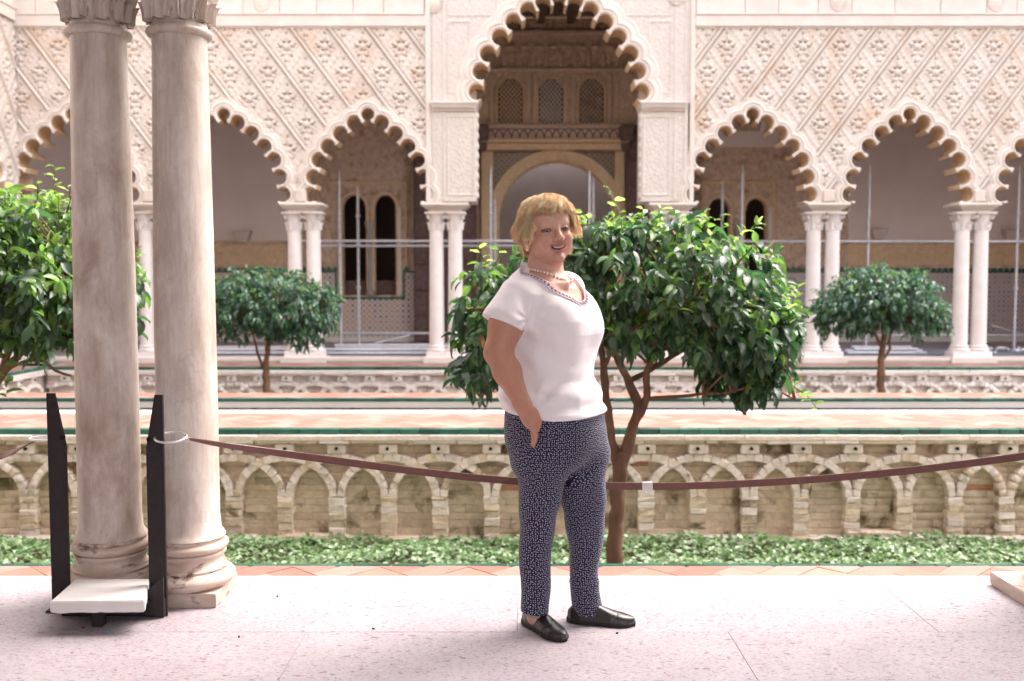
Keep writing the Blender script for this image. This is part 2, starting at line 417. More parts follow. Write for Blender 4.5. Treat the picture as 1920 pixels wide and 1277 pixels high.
# ---- near gallery floor: bedding + slabs as pieces
fl = empty('gallery_floor', (0, 0, 0), kind='structure')
b = MB(); b.box(-9, 9, -1.4, YE-.03, -.30, -.052); b.build('floor_bed', M['edge_marble'], fl)
cache = {}
def slab_mesh(nm, sx, sy, sz, bev, mat):
    k = (nm, round(sx, 3), round(sy, 3), round(sz, 3), mat.name)
    if k not in cache:
        V, Fc = cboxg(sx, sy, sz, bev); me = mesh(nm, V, Fc); me.materials.append(mat); cache[k] = me
    return cache[k]
rows = [(-1.35, -.05), (-.05, 1.22), (1.22, 2.43), (2.43, 3.612), (3.612, 4.262)]
for ri, (y0, y1) in enumerate(rows):
    x = -8.9 + (0.42 if ri % 2 else 0) ; sw = 1.56
    off = {4: 0.02, 3: .80, 2: .02, 1: .8, 0: .02}[ri]
    k0 = int(-9/sw)-1
    for k in range(-6, 6):
        x0 = off+k*sw
        me = slab_mesh('floor_slab', sw-.0012, y1-y0-.0014, .05, .0008, M['floor'])
        o = link('floor_slab', me, None, fl, (x0+sw/2, (y0+y1)/2, -.025+random.uniform(-.0006, .0006)))
for k in range(-7, 7):
    me = slab_mesh('edge_slab', 1.198, YE-4.264, .05, .003, M['edge_marble'])
    link('edge_slab', me, None, fl, (.37+k*1.2+.6, (YE+4.264)/2, -.0245))
b = MB(); b.box(-9, 9, YE-.028, YE-.004, -.30, -.051); b.build('step_riser', M['edge_marble'], fl)

# ---- herringbone strips clipped to a rectangle
def clip_poly(poly, x0, x1, y0, y1):
    for ax, lim, sg in ((0, x0, 1), (0, x1, -1), (1, y0, 1), (1, y1, -1)):
        out = []
        for i in range(len(poly)):
            a, c = poly[i], poly[(i+1) % len(poly)]
            da, dc = (a[ax]-lim)*sg, (c[ax]-lim)*sg
            if da >= 0: out.append(a)
            if (da >= 0) != (dc >= 0):
                t = da/(da-dc); out.append((a[0]+(c[0]-a[0])*t, a[1]+(c[1]-a[1])*t))
        poly = out
        if len(poly) < 3: return []
    return poly
def herringbone(parent, x0, x1, y0, y1, ztop, L=.28, keyx=0.0):
    W = L/2; out = []; c45 = math.cos(R(45)); gp = .0022
    N = int(max(x1-x0, y1-y0)/W*1.2)+6
    cx, cy = (x0+x1)/2, (y0+y1)/2
    for i in range(-N, N):
        for j in range(-N, N):
            for q in (0, 1):
                # standard herringbone: period (W,W) and (2W,-2W)
                bx, by = i*W+j*2*W, i*W-j*2*W
                if q == 0: rc = (bx, by, bx+L, by+W)
                else: rc = (bx+L, by, bx+L+W, by+L) if False else (bx-W, by, bx, by+L)
                pts = [(rc[0]+gp/2, rc[1]+gp/2), (rc[2]-gp/2, rc[1]+gp/2), (rc[2]-gp/2, rc[3]-gp/2), (rc[0]+gp/2, rc[3]-gp/2)]
                pts = [((p[0]-p[1])*c45+cx, (p[0]+p[1])*c45+cy) for p in pts]
                if max(p[0] for p in pts) < x0 or min(p[0] for p in pts) > x1 or max(p[1] for p in pts) < y0 or min(p[1] for p in pts) > y1: continue
                pl = clip_poly(pts, x0, x1, y0, y1)
                if len(pl) < 3: continue
                mx = sum(p[0] for p in pl)/len(pl); my = sum(p[1] for p in pl)/len(pl)
                ar = abs(sum(pl[k][0]*pl[(k+1) % len(pl)][1]-pl[(k+1) % len(pl)][0]*pl[k][1] for k in range(len(pl))))/2
                if ar < .0015: continue
                n = len(pl); dz = random.uniform(-.0015, .0015); tx = random.uniform(-.004, .004)
                V = [(p[0]-mx, p[1]-my, tx*(p[0]-mx)*2) for p in pl]+[(p[0]-mx, p[1]-my, -.03) for p in pl]
                Fc = [list(range(n)), list(range(n, 2*n))[::-1]]+[[k, n+k, n+(k+1) % n, (k+1) % n] for k in range(n)]
                me = mesh('brick', V, Fc); me.materials.append(random.choice(BR))
                out.append((me, Matrix.Translation((mx, my, ztop+dz))))
    pieces('brick', out, parent, 300, key=lambda p: abs(p.x-keyx))
def tile_row(parent, x0, x1, y0, y1, z0, z1, w=.187, name='edge_tile', axis='x', keyx=0):
    items = []; k = x0
    while k < x1:
        if axis == 'x':
            me = slab_mesh(name, w-.004, y1-y0, z1-z0, .004, M['green']); c = (k+w/2, (y0+y1)/2, (z0+z1)/2)
        else:
            me = slab_mesh(name, y1-y0, w-.004, z1-z0, .004, M['green']); c = ((y0+y1)/2, k+w/2, (z0+z1)/2)
        items.append((me, Matrix.Translation((c[0], c[1]+random.uniform(-.001, .001), c[2]+random.uniform(-.001, .001))) @ Matrix.Rotation(random.uniform(-.004, .004), 4, 'Z')))
        k += w
    pieces(name, items, parent, 300, key=lambda p: abs(p.x-keyx)+abs(p.y)*.0)

pth = empty('garden_path', (0, YE, ZP), kind='structure')
# children use parent-relative coordinates, so keep parents at the origin
pth.location = (0, 0, 0)
b = MB(); b.box(-9, 9, YE+.002, YT1-.006, ZG-.11, ZP-.006); b.build('path_bed', M['grout'], pth)
herringbone(pth, -6.6, 6.6, YE+.004, YT0-.003, ZP, .30)
tile_row(pth, -8, 8, YT0, YT1, ZP-.03, ZP+.002, .19)

# ---- central walkways and pool
wk = empty('central_walkway', (0, 0, 0), kind='structure')
b = MB(); b.box(XL-.5, XR, YW1+.21, YPOOL0-.002, ZG-.11, ZP-.006); b.build('walkway_bed', M['grout'], wk)
herringbone(wk, -6.2, 6.2, YW1+.09, YPOOL0-.005, ZP, .29)
tile_row(wk, -7.6, 10, YW1-.012, YW1+.085, ZP-.052, ZP+.002, .187)
wk2 = empty('far_walkway', (0, 0, 0), kind='structure')
b = MB(); b.box(XL-.5, XR, YPOOL1+.05, YW2, ZG-.11, ZP-.006); b.build('walkway_bed', M['grout'], wk2)
herringbone(wk2, -7.4, 7.4, YPOOL1+.06, YW2-.005, ZP, .29)
tile_row(wk2, -7.6, 10, YPOOL1-.012, YPOOL1+.058, ZP-.036, ZP+.002, .187, keyx=0)
pool = empty('pool', (0, 0, 0), kind='structure')
for k in range(-6, 8):
    V, Fc = cboxg(1.396, YRIM-YPOOL0-.004, .07, .006)
    me = slab_mesh('rim_slab', 1.396, YRIM-YPOOL0-.004, .07, .006, M['slab'])
    link('rim_slab', me, None, pool, (k*1.4+.3, (YPOOL0+YRIM)/2, ZP-.034))
b = MB(); b.box(-8.4, 10.3, YPOOL0+.02, YRIM-.02, -.8, ZP-.07); b.build('near_wall', M['edge_marble'], pool)
b = MB(); b.box(-8.4, 10.3, YPOOL1-.005, YPOOL1+.045, ZP-.115, ZP-.04, .004); b.build('coping', M['edge_marble'], pool)
b = MB(); b.box(-8.4, 10.3, YPOOL1+.03, YPOOL1+.10, -.8, ZP-.117); b.build('far_wall', M['stone_moss'], pool)
b = MB(); b.box(-8.4, 10.3, YRIM-.1, YPOOL1+.1, -.85, -.8); b.build('pool_floor', M['edge_marble'], pool)
g = MB(); g.add([(-8.4, YRIM-.03, -.225), (10.3, YRIM-.03, -.225), (10.3, YPOOL1+.032, -.225), (-8.4, YPOOL1+.032, -.225)], [[0, 1, 2, 3]])
structure('water', g, M['water'])

# ---- far path and far gallery floor
fp = empty('far_path', (0, 0, 0), kind='structure')
b = MB(); b.box(XL-.6, XR, YW3+.21, YF, ZG-.11, ZP-.006); b.build('path_bed', M['grout'], fp)
herringbone(fp, -7.4, 9.5, YW3+.09, YF-.004, ZP, .30)
tile_row(fp, XL+.08, 10, YW3-.012, YW3+.085, ZP-.045, ZP+.002, .187, keyx=1)
fgf = empty('far_gallery_floor', (0, 0, 0), kind='structure')
b = MB(); b.box(XL-6.2, 12.5, YF, 21.1, -.30, -.052); b.build('floor_bed', M['grout'], fgf)
for k in range(-8, 10):
    for (ya, yb, mt) in ((YF, YF+.42, 'edge_marble'), (YF+.424, YF+1.6, 'floor'), (YF+1.604, YF+2.9, 'floor'), (YF+2.904, YF+4.4, 'floor')):
        me = slab_mesh('floor_slab', 1.396, yb-ya, .05, .003, M[mt])
        link('floor_slab', me, None, fgf, (k*1.4+.4, (ya+yb)/2, -.025))
lgf = empty('left_gallery_floor', (0, 0, 0), kind='structure')
b = MB(); b.box(XL-6, XL-.62, -1, YF-.01, -.30, -.004); b.build('floor_bed', M['edge_marble'], lgf)
lp = empty('left_path', (0, 0, 0), kind='structure')
b = MB(); b.box(XL-.61, XL-.005, 4.9, YF-.01, ZG-.11, ZP-.006); b.build('path_bed', M['grout'], lp)
herringbone(lp, XL-.6, XL-.09, 12.3, YW3, ZP, .30, keyx=XL)
tile_row(lp, 12.3, YW3, XL-.085, XL+.012, ZP-.045, ZP+.002, .187, axis='y', keyx=XL)

# ---- garden soil
def soil(name, x0, x1, y0, y1):
    nx, ny = 60, 16; V = []; Fc = []
    for j in range(ny+1):
        for i in range(nx+1):
            x = x0+(x1-x0)*i/nx; y = y0+(y1-y0)*j/ny
            V.append((x, y, ZG+.03*noise.noise(Vector((x*1.5, y*1.5, 0)))))
    for j in range(ny):
        for i in range(nx):
            a = j*(nx+1)+i; Fc.append([a, a+1, a+nx+2, a+nx+1])
    o = link(name, mesh(name, V, Fc, True), M['soil']); o['kind'] = 'structure'
soil('garden_soil', -9, XR, YT1-.02, YW1+.2)
soil('far_garden_soil', XL-.02, XR, YW2-.02, YW3+.2)
# ---- garden retaining wall with interlaced blind arches
def quad_stone(w_, h_, d_, j=.012, bev=.008, mat=None, nm='stone'):
    V, Fc = cboxg(w_, d_, h_, bev)
    V = [(v[0]+random.uniform(-j, j), v[1]+random.uniform(-j, j), v[2]+random.uniform(-j*.6, j*.6)) for v in V]
    me = mesh(nm, V, Fc); me.materials.append(mat); return me
def garden_wall(label, xa, xb, Yw, x_ref, per, detail, full=True, rot=None, zb=ZG):
    """built facing -Y at Y=0 of its own frame"""
    root = empty('garden_wall', (0, Yw, 0) if rot is None else rot[0], label, 'garden wall')
    if rot: root.rotation_euler = (0, 0, rot[1])
    s = per/.484
    b = MB(); b.box(xa, xb, .14, .25, zb-.1, ZP-.06); b.build('backing', M['stone_moss'], root)
    white = detail == 0
    # infill courses
    inf = []; z = zb-.02; row = 0
    while z < -.25:
        h = random.uniform(.06, .085) if z < -.75 else random.uniform(.05, .075)
        x = xa+random.uniform(-.1, 0)
        while x < xb:
            wd = random.uniform(.22, .42)
            nzv = noise.noise(Vector((x*.9+3, z*2.3, 1.7)))
            low = z < -.62
            mt = M['stone_moss'] if (low and nzv > .05) else (M['stone_red'] if random.random() < .03 and z > -.75 else M['stone'])
            if white: mt = M['stone_white']
            me = quad_stone(wd-.001, h-.002, .06, .002, .003, mt)
            inf.append((me, Matrix.Translation((x+wd/2, (.112+random.uniform(-.003, .003)), z+h/2))))
            x += wd
        z += h
    pieces('stone', inf, root, 300 if full else 120, key=lambda p: abs(p.x))
    # piers
    k0 = int((xa-x_ref)/per)-1; k1 = int((xb-x_ref)/per)+1
    ps = []; ars = []; blocks = []
    zs = -.73*s if False else -.73
    for k in range(k0, k1+1):
        xc = x_ref+k*per
        if xc < xa+.02 or xc > xb-.02: continue
        z = zb-.02
        while z < zs-.02:
            h = min(random.uniform(.055, .085), zs-z)
            wd = .145*s+random.uniform(-.012, .012)
            mt = M['stone_white'] if white else (M['stone_moss'] if z < -1.0 and random.random() < .4 else (M['stone_pale'] if random.random() < .35 else M['stone']))
            me = quad_stone(wd, h-.002, .15, .006, .005, mt)
            ps.append((me, Matrix.Translation((xc+random.uniform(-.005, .005), .060+random.uniform(-.006, .006), z+h/2))))
            z += h
        # arch springing from pier k-1 to pier k+1
        n = 17; a_ = per*.925; hh = .37
        pro = .004 if k % 2 else -.004
        for q in range(n):
            t0 = math.pi*q/n; t1 = math.pi*(q+1)/n; tm = (t0+t1)/2
            c = Vector((xc-a_*math.cos(tm), 0, zs+hh*math.sin(tm)))
            if c.x < xa or c.x > xb: continue
            p0 = Vector((-a_*math.cos(t0), 0, hh*math.sin(t0))); p1 = Vector((-a_*math.cos(t1), 0, hh*math.sin(t1)))
            L = (p1-p0).length; ang = math.atan2(p1.z-p0.z, p1.x-p0.x)
            mt = M['stone_white'] if white else (M['stone_pale'] if random.random() < .85 else M['stone'])
            me = quad_stone(L*1.0, .070+random.uniform(-.004, .006), .130, .005, .005, mt, 'arch_stone')
            ars.append((me, Matrix.Translation((c.x, .060+pro+random.uniform(-.006, .004), c.z)) @ Matrix.Rotation(-ang, 4, 'Y')))
        # block with drain hole above the arch crown
        mt = M['stone_white'] if white else M['stone_pale']
        me = quad_stone(.175*s, .096, .14, .005, .010, mt, 'register_block')
        blocks.append((me, Matrix.Translation((xc, .053, -.276))))
        hb = MB(); hb.lathe([(.0, 0), (.016, 0), (.016, .02), (0, .02)], 12, cap=False)
        me = mesh('drain_hole', hb.v, hb.f); me.materials.append(M['hole'])
        ps_h = Matrix.Translation((xc+random.uniform(-.01, .01), -.0185, -.272)) @ Matrix.Rotation(R(90), 4, 'X')
        o = link('drain_hole', me, None, root); o.matrix_local = ps_h
    pieces('pier_stone', ps, root, 200, key=lambda p: abs(p.x))
    pieces('arch_stone', ars, root, 300, key=lambda p: abs(p.x))
    pieces('register_block', blocks, root, 60, key=lambda p: abs(p.x))
    # caps: rough course below, smooth course above
    cp = []; x = xa
    while x < xb:
        wd = random.uniform(.3, .62)
        cp.append((quad_stone(wd-.004, .045, .11, .007, .010, M['stone_white'] if white else (M['stone_pale'] if random.random() < .6 else M['stone']), 'cap_stone'), Matrix.Translation((x+wd/2, .022+random.uniform(-.008, .004), -.206)))); x += wd
    x = xa
    while x < xb:
        wd = random.uniform(.5, .9)
        cp.append((quad_stone(wd-.003, .052, .12, .003, .006, M['stone_white'] if white else M['stone_pale'], 'cap_stone'), Matrix.Translation((x+wd/2, .020, -.1695)))); x += wd
    pieces('cap_stone', cp, root, 100, key=lambda p: abs(p.x))
    # plinth course
    if full:
        pc = []; x = xa
        while x < xb:
            wd = random.uniform(.4, .8)
            pc.append((quad_stone(wd-.01, .07, .14, .010, .012, M['stone_pale'] if random.random() < .4 else M['stone_moss'], 'foot_stone'), Matrix.Translation((x+wd/2, .01, zb+.03)))); x += wd
        pieces('foot_stone', pc, root, 60, key=lambda p: abs(p.x))
    return root
gw = garden_wall('weathered stone garden wall with interlaced pointed blind arches above the green ground cover', -7.5, 10, YW1, -2.128, .484, 1)
for px, py in ((583, 1013), (1648, 1007)):
    x = PX(px, YW1); z = PZ(py, YW1)
    me = quad_stone(.50, .115, .11, .006, .012, M['stone'], 'drain_block')
    o = link('drain_block', me, None, gw, (x-.01, .012, z+.005))
    b = MB(); b.lathe([(.0, 0), (.036, 0), (.036, .03), (0, .03)], 16, cap=False)
    o = b.build('drain_hole', M['hole'], gw); o.matrix_local = Matrix.Translation((x, -.046, z)) @ Matrix.Rotation(R(90), 4, 'X')
garden_wall('pale far garden wall of crossing arches behind the two small far orange trees', XL+.1, 10, YW3, -3.17, .443, 0, full=False)
# left side wall of the far garden (faces +X)
garden_wall('pale side wall of the far garden at the left corner', -3.6, -.02, 0, -.3, .443, 0, full=False, rot=((XL, YW3, 0), R(90)))
# blind sides of the walkways towards the gardens
b = MB(); b.box(-9, XR, YW2, YW2+.02, ZG-.1, ZP-.01); o = b.build('retaining_wall', M['stone'], None); tag(o, 'plain stone retaining wall on the far side of the pool walkway', 'wall')

# ============================================================ marble columns
def near_column(x, y, label, group, twist=0):
    root = empty('marble_column', (x, y, 0), label, 'column', group)
    h0 = .27; h1 = 2.312
    n = 26; pr = []
    for i in range(n+1):
        t = i/n; z = h0+(h1-h0)*t
        r = .1335-.018*t**1.25 + .003*math.sin(math.pi*t)
        pr.append((r, z))
    pr = [(.158, h0-.008), (.150, h0+.004), (.139, h0+.02)]+pr[1:]
    b = MB(); b.lathe(pr, 64)
    b.build('shaft', M['shaft'], root, True, auto=40)
    b = MB()
    b.lathe([(.115, h1-.002), (.126, h1), (.134, h1+.004), (.140, h1+.014), (.140, h1+.022), (.134, h1+.030), (.122, h1+.034), (.119, h1+.040), (.119, h1+.048), (.116, h1+.050)], 64)
    b.build('necking_ring', M['shaft'], root, True, auto=50)
    # attic base
    def torus(r, z0, z1, bulge, k=9):
        return [(r+bulge*math.sin(math.pi*i/k), z0+(z1-z0)*i/k) for i in range(k+1)]
    pr = [(.150, .056)]+torus(.168, .058, .128, .030)+[(.170, .130), (.170, .138), (.160, .141)]
    pr += [(.158-.012*math.sin(math.pi*i/6), .145+.045*i/6) for i in range(7)]
    pr += [(.157, .194), (.157, .200)]+torus(.150, .202, .246, .019)+[(.152, .248), (.152, .256), (.146, .262)]
    b = MB(); b.lathe(pr, 64)
    V = []
    for v in b.v:
        q = noise.noise(Vector(v)*9)*.0022+noise.noise(Vector(v)*31)*.001; rr = math.hypot(v[0], v[1]) or 1
        V.append((v[0]*(1+q/rr), v[1]*(1+q/rr), v[2]+q*.3))
    b.v = V
    b.build('base', M['base'], root, True, auto=55)
    me_b = bmesh.new(); bmesh.ops.create_cube(me_b, size=1)
    pw = .318 if x < -1.5 else (.332 if x < 0 else (.60 if x < 2.5 else .30))
    bmesh.ops.scale(me_b, vec=(pw, .328, .058), verts=me_b.verts)
    bmesh.ops.subdivide_edges(me_b, edges=me_b.edges, cuts=7, use_grid_fill=True)
    for v in me_b.verts:
        p = v.co+Vector((x*7, y, 0)); q = noise.noise(p*14)
        edge = (abs(v.co.x) > pw/2-.004)+(abs(v.co.y) > .160)+(abs(v.co.z) > .025)
        if edge >= 2: v.co *= 1-.018*max(0, q+.25)-.005
        if edge == 3: v.co *= .985
    me = bpy.data.meshes.new('plinth'); me_b.to_mesh(me); me_b.free(); me.shade_smooth(); me.set_sharp_from_angle(angle=R(35))
    link('plinth', me, M['base'], root, (0, 0, .029))
    capital(root, h1+.048, .118, .30, 16, M['shaft'])
    return root
def leaf_blade(mb, base, out, up, w_, h_, curl, lobes=3):
    """acanthus leaf: a curved tongue with lobed edges"""
    side = out.cross(up); V = []; Fc = []; n = 8
    for i in range(n+1):
        t = i/n
        c = base+up*(h_*(t-.18*max(0, t-.75)*4*(t-.6)))+out*(curl*(t**2.6))
        if t > .86: c -= up*h_*.12*(t-.86)/.14
        ww = w_*(.55+.45*math.sin(math.pi*min(1, t*1.05)))*(1-.45*t**3)*(1+.16*math.sin(t*math.pi*2*lobes))
        for s_ in (-1, -.5, 0, .5, 1):
            V.append(c+side*ww*s_*.5+out*(.022*(1-abs(s_)*1.2)-(.010 if abs(s_) == .5 else 0)))
    for i in range(n):
        for k in range(4):
            a = i*5+k; Fc.append([a, a+1, a+6, a+5])
    m = len(V)  # backing so the leaf has thickness
    V2 = [v-out*.010 for v in V]; V += V2
    Fc += [[q[3]+m, q[2]+m, q[1]+m, q[0]+m] for q in list(Fc)]
    ring = [i*5 for i in range(n+1)]+[n*5+k for k in range(1, 5)]+[i*5+4 for i in range(n-1, -1, -1)]
    for i in range(len(ring)-1):
        Fc.append([ring[i], ring[i]+m, ring[i+1]+m, ring[i+1]])
    mb.add(V, Fc)
def capital(root, z0, r, h, seg, mat, leaves=8, simple=False):
    b = MB()
    b.lathe([(r*.97, z0), (r*1.0, z0+h*.3), (r*1.10, z0+h*.6), (r*1.38, z0+h*.86), (r*1.42, z0+h*.88)], 32 if not simple else 14)
    for k in range(leaves):
        a = 2*math.pi*(k+.5)/leaves
        o = Vector((math.cos(a), math.sin(a), 0)); up = Vector((0, 0, 1))
        leaf_blade(b, o*r*1.04+Vector((0, 0, z0+.004)), o, up, r*.74, h*.52, r*.36)
    if not simple:
        for k in range(leaves*2):
            a = math.pi*(k+.5)/leaves+.1
            o = Vector((math.cos(a), math.sin(a), 0)); up = Vector((0, 0, 1))
            leaf_blade(b, o*r*1.10+Vector((0, 0, z0+.010)), o, up, r*.36, h*.30, r*.26)
        for k in range(leaves):
            a = 2*math.pi*k/leaves
            o = Vector((math.cos(a), math.sin(a), 0)); up = Vector((0, 0, 1))
            leaf_blade(b, o*r*1.02+Vector((0, 0, z0+h*.12)), o, up, r*.60, h*.68, r*.5)
    # corner volutes
    for k in range(4):
        a = math.pi/4+math.pi/2*k; o = Vector((math.cos(a), math.sin(a), 0))
        c = o*r*1.48+Vector((0, 0, z0+h*.76)); pts = []; n = 16 if not simple else 8
        for i in range(n):
            t = i/(n-1); an = -2.2+t*7.5; rr = r*.34*(1-.75*t)
            pts.append(c+o*math.cos(an)*rr+Vector((0, 0, math.sin(an)*rr)))
        b.tube(pts, [r*.13*(1-.45*i/(n-1)) for i in range(n)], 6)
    b.box(-r*1.55, r*1.55, -r*1.55, r*1.55, z0+h*.88, z0+h, .006)
    b.build('capital', mat, root, True, auto=45)
xs_near = [-1.648, -1.325, 2.315, 2.77]
labs = ['stained marble column at the left of the close pair, behind the steel stand', 'stained marble column at the right of the close pair, right edge lit white',
        'marble column at the right frame edge of which only the plinth corner shows', 'marble column outside the right edge beside its twin']
for x, l in zip(xs_near, labs): near_column(x, 4.035, l, 'columns of the near gallery').scale = (.915, .945, .978)
# arcade over the near columns (above the frame) and the unseen roof over the near gallery
na = empty('near_arcade', (0, 0, 0), 'cream arcade wall carried by the close marble columns', 'arcade'); na.location = (0, -.22, 0)
zc = (2.312+.048+.30)*.978
for xa, xb in ((-1.92, -1.09), (1.94, 2.77), (-4.6, -3.77), (4.7, 5.5), (-7.2, -6.3), (7.3, 8.2)):
    b = MB(); b.box(xa, xb, 4.03, 4.48, zc, zc+.18, .02); b.build('impost', M['stucco_smooth'], na)
    b = MB(); b.box(xa+.05, xb-.05, 4.06, 4.45, zc+.18, 4.05 if abs(xa) > 3 else 5.7); b.build('pier', M['stucco_smooth'], na)
    if abs(xa) > 3 :
        b = MB(); b.box(xa+.1, xb-.1, 4.1, 4.4, 0, zc); b.build('pier', M['shaft'], na)
b = MB(); b.box(-9, -1.97, 4.06, 4.45, 4.05, 8.8); b.box(2.92, 9, 4.06, 4.45, 4.05, 8.8); b.box(-1.97, 2.92, 4.06, 4.45, 5.7, 8.8); b.build('wall', M['stucco_smooth'], na)
rf = empty('unseen_near_gallery', (0, 0, 0), 'unseen white gallery room around the camera, back opening added for fill light', 'gallery')
b = MB(); b.box(-9, 9, -1.4, 4.06, 6.6, 6.7); b.build('ceiling', M['pale_plaster'], rf)  # unseen ceiling, made pale to bounce light
for xa, xb, za in ((-9, -.4, 0), (3.4, 9, 0), (-.4, 3.4, 4.4)):  # gap in this unseen wall sized to let fill light reach the person
    b = MB(); b.box(xa, xb, -1.5, -1.4, za, 6.6); b.build('unseen_back_wall', M['pale_plaster'], rf)
for sx in (-9.1, 9.0):
    b = MB(); b.box(sx, sx+.1, -1.4, 4.06, 0, 6.6); b.build('end_wall', M['pale_plaster'], rf)
# ============================================================ FAR ARCADE
def lobed(centers, r, ext, n=11, start=None, end=None):
    """scalloped profile through lobe centres ordered left-bottom -> apex -> right-bottom.
    ext>0: opening profile with cusps; ext None: offset moulding trimmed on the bisectors"""
    C = [Vector((c[0], c[1])) for c in centers]; out = []
    m = len(C); rr = r if hasattr(r, '__len__') else [r]*m
    for i in range(m):
        d0 = (C[i-1]-C[i]) if i > 0 else Vector((0, -1))*(C[1]-C[0]).length
        d1 = (C[i+1]-C[i]) if i < m-1 else Vector((0, -1))*(C[-1]-C[-2]).length
        a0 = math.atan2(d0.y, d0.x); a1 = math.atan2(d1.y, d1.x)
        ri = rr[i]
        if ext is None:
            e0 = math.acos(min(1, d0.length/2/ri)); e1 = math.acos(min(1, d1.length/2/ri))
            s0, s1 = a0-e0, a1+e1; sweep0 = (a0-a1) % (2*math.pi); sw = sweep0-e0-e1
        else:
            s0 = a0+ext; sw = ((a0-a1) % (2*math.pi))+2*ext
        for k in range(n):
            a = s0-sw*k/(n-1); out.append((C[i].x+ri*math.cos(a), C[i].y+ri*math.sin(a)))
    if start: out = [start]+out+[end]
    return out
def inside(poly, X, Z):
    res = np.zeros(X.shape, bool); n = len(poly)
    for i in range(n):
        x0, z0 = poly[i]; x1, z1 = poly[(i+1) % n]
        if z0 == z1: continue
        c = ((z0 > Z) != (z1 > Z)) & (X < (x1-x0)*(Z-z0)/(z1-z0)+x0)
        res ^= c
    return res
def relief(name, x0, x1, z0, z1, step, hf, holes, mat, parent, y=0.0, smooth=True):
    """carved panel facing -Y: height field hf(X,Z) in metres towards the viewer"""
    nx = int(round((x1-x0)/step)); nz = int(round((z1-z0)/step))
    xs = np.linspace(x0, x1, nx+1); zs = np.linspace(z0, z1, nz+1)
    X, Z = np.meshgrid(xs, zs); H = hf(X, Z)
    V = np.stack([X, y-H, Z], -1).reshape(-1, 3)
    idx = np.arange((nx+1)*(nz+1)).reshape(nz+1, nx+1)
    Fq = np.stack([idx[:-1, :-1], idx[:-1, 1:], idx[1:, 1:], idx[1:, :-1]], -1).reshape(-1, 4)
    if holes:
        ins = np.zeros(X.shape, bool)
        for h in holes: ins |= inside(h, X, Z)
        ins = ins.reshape(-1); keep = ~ins[Fq].all(1); Fq = Fq[keep]
    me = bpy.data.meshes.new(name)
    used = np.unique(Fq); rm = np.full(len(V), -1); rm[used] = np.arange(len(used)); V = V[used]; Fq = rm[Fq]
    me.vertices.add(len(V)); me.vertices.foreach_set('co', V.ravel())
    me.loops.add(Fq.size); me.loops.foreach_set('vertex_index', Fq.ravel().astype(np.int32))
    me.polygons.add(len(Fq)); me.polygons.foreach_set('loop_start', (np.arange(len(Fq))*4).astype(np.int32))
    me.update(calc_edges=True)
    if smooth: me.shade_smooth()
    return link(name, me, mat, parent)
def sstep(a, b, x):
    t = np.clip((x-a)/(b-a), 0, 1); return t*t*(3-2*t)
SBX, SBZ = .625, .86
def sebka(sgn, xref, zref):
    def hf(X, Z):
        x = (X-xref)*sgn/SBX; z = (Z-zref)/SBZ
        a = x+z; b = x-z                      # a: leading family of ribs
        fa = np.abs(a-np.round(a)); fb = np.abs(b-np.round(b))
        wob = .018*np.cos(2*np.pi*a*5)
        ribA = np.clip(1-fa/.050, 0, 1)**.5*.040
        ribA = np.maximum(ribA, np.where((fa > .052) & (fa < .10), -.012, -1))
        ribB = sstep(.060, .030, fb+wob)*.020*(.75+.25*np.cos(2*np.pi*a*6))
        # ornament inside a lozenge
        ca = a-np.floor(a)-.5; cb = b-np.floor(b)-.5
        ux = (ca+cb)*.5*SBX; uz = (ca-cb)*.5*SBZ     # metres from the lozenge centre
        H = np.full(X.shape, -.010)
        def blob(cx, cz, rx, rz, h):
            d = ((np.abs(ux)-cx)/rx)**2+((uz-cz)/rz)**2
            return h*np.clip(1-d, 0, 1)**.5
        for (cx, cz, rx, rz, h) in ((0, .18, .035, .06, .024), (0, .02, .055, .05, .030), (.075, .055, .045, .03, .024), (.10, -.03, .035, .045, .022),
                                    (.045, -.09, .04, .035, .024), (0, -.19, .03, .055, .022), (.052, .125, .03, .038, .022), (.15, .01, .03, .03, .018), (0, -.28, .02, .04, .018), (0, .30, .02, .05, .018)):
            H = np.maximum(H, blob(cx, cz, rx, rz, h))
        for (cx, cz, rx, rz, d) in ((.042, .090, .026, .017, .085), (.100, .010, .024, .018, .10), (.030, -.045, .018, .015, .06), (.078, -.135, .017, .016, .07), (0, .235, .016, .020, .06), (.024, -.235, .013, .016, .05), (.135, .050, .014, .015, .06)):
            dd = ((np.abs(ux)-cx)/rx)**2+((uz-cz)/rz)**2
            H -= d*np.clip(1.3-dd, 0, 1)
        H += .004*np.sin(X*83+np.sin(Z*37)*2)*np.sin(Z*91+np.sin(X*29)*2)
        H = np.where(ribB > .003, np.maximum(H, ribB-.004), H); H = np.where(ribA > 0, np.maximum(H, ribA), H)
        g = (fa > .050) & (fa < .078); H = np.where(g, np.minimum(H, -.030), H)
        return H
    return hf
def fine_carve(amp=.006, s=1.0, frames=()):
    def hf(X, Z):
        x, z = X*s, Z*s
        H = amp*(np.sin(x*38+1.5*np.sin(z*19))*np.sin(z*38+1.5*np.sin(x*19))+.5*np.sin(x*95)*np.sin(z*95))
        for (a, b, c, d, wv) in frames:   # raised frames
            dx = np.minimum(np.abs(X-a), np.abs(X-b)); dz = np.minimum(np.abs(Z-c), np.abs(Z-d))
            inx = (X > a-wv) & (X < b+wv); inz = (Z > c-wv) & (Z < d+wv)
            on = ((dx < wv) & inz) | ((dz < wv) & inx)
            H = np.where(on, .016, H)
        return H
    return hf

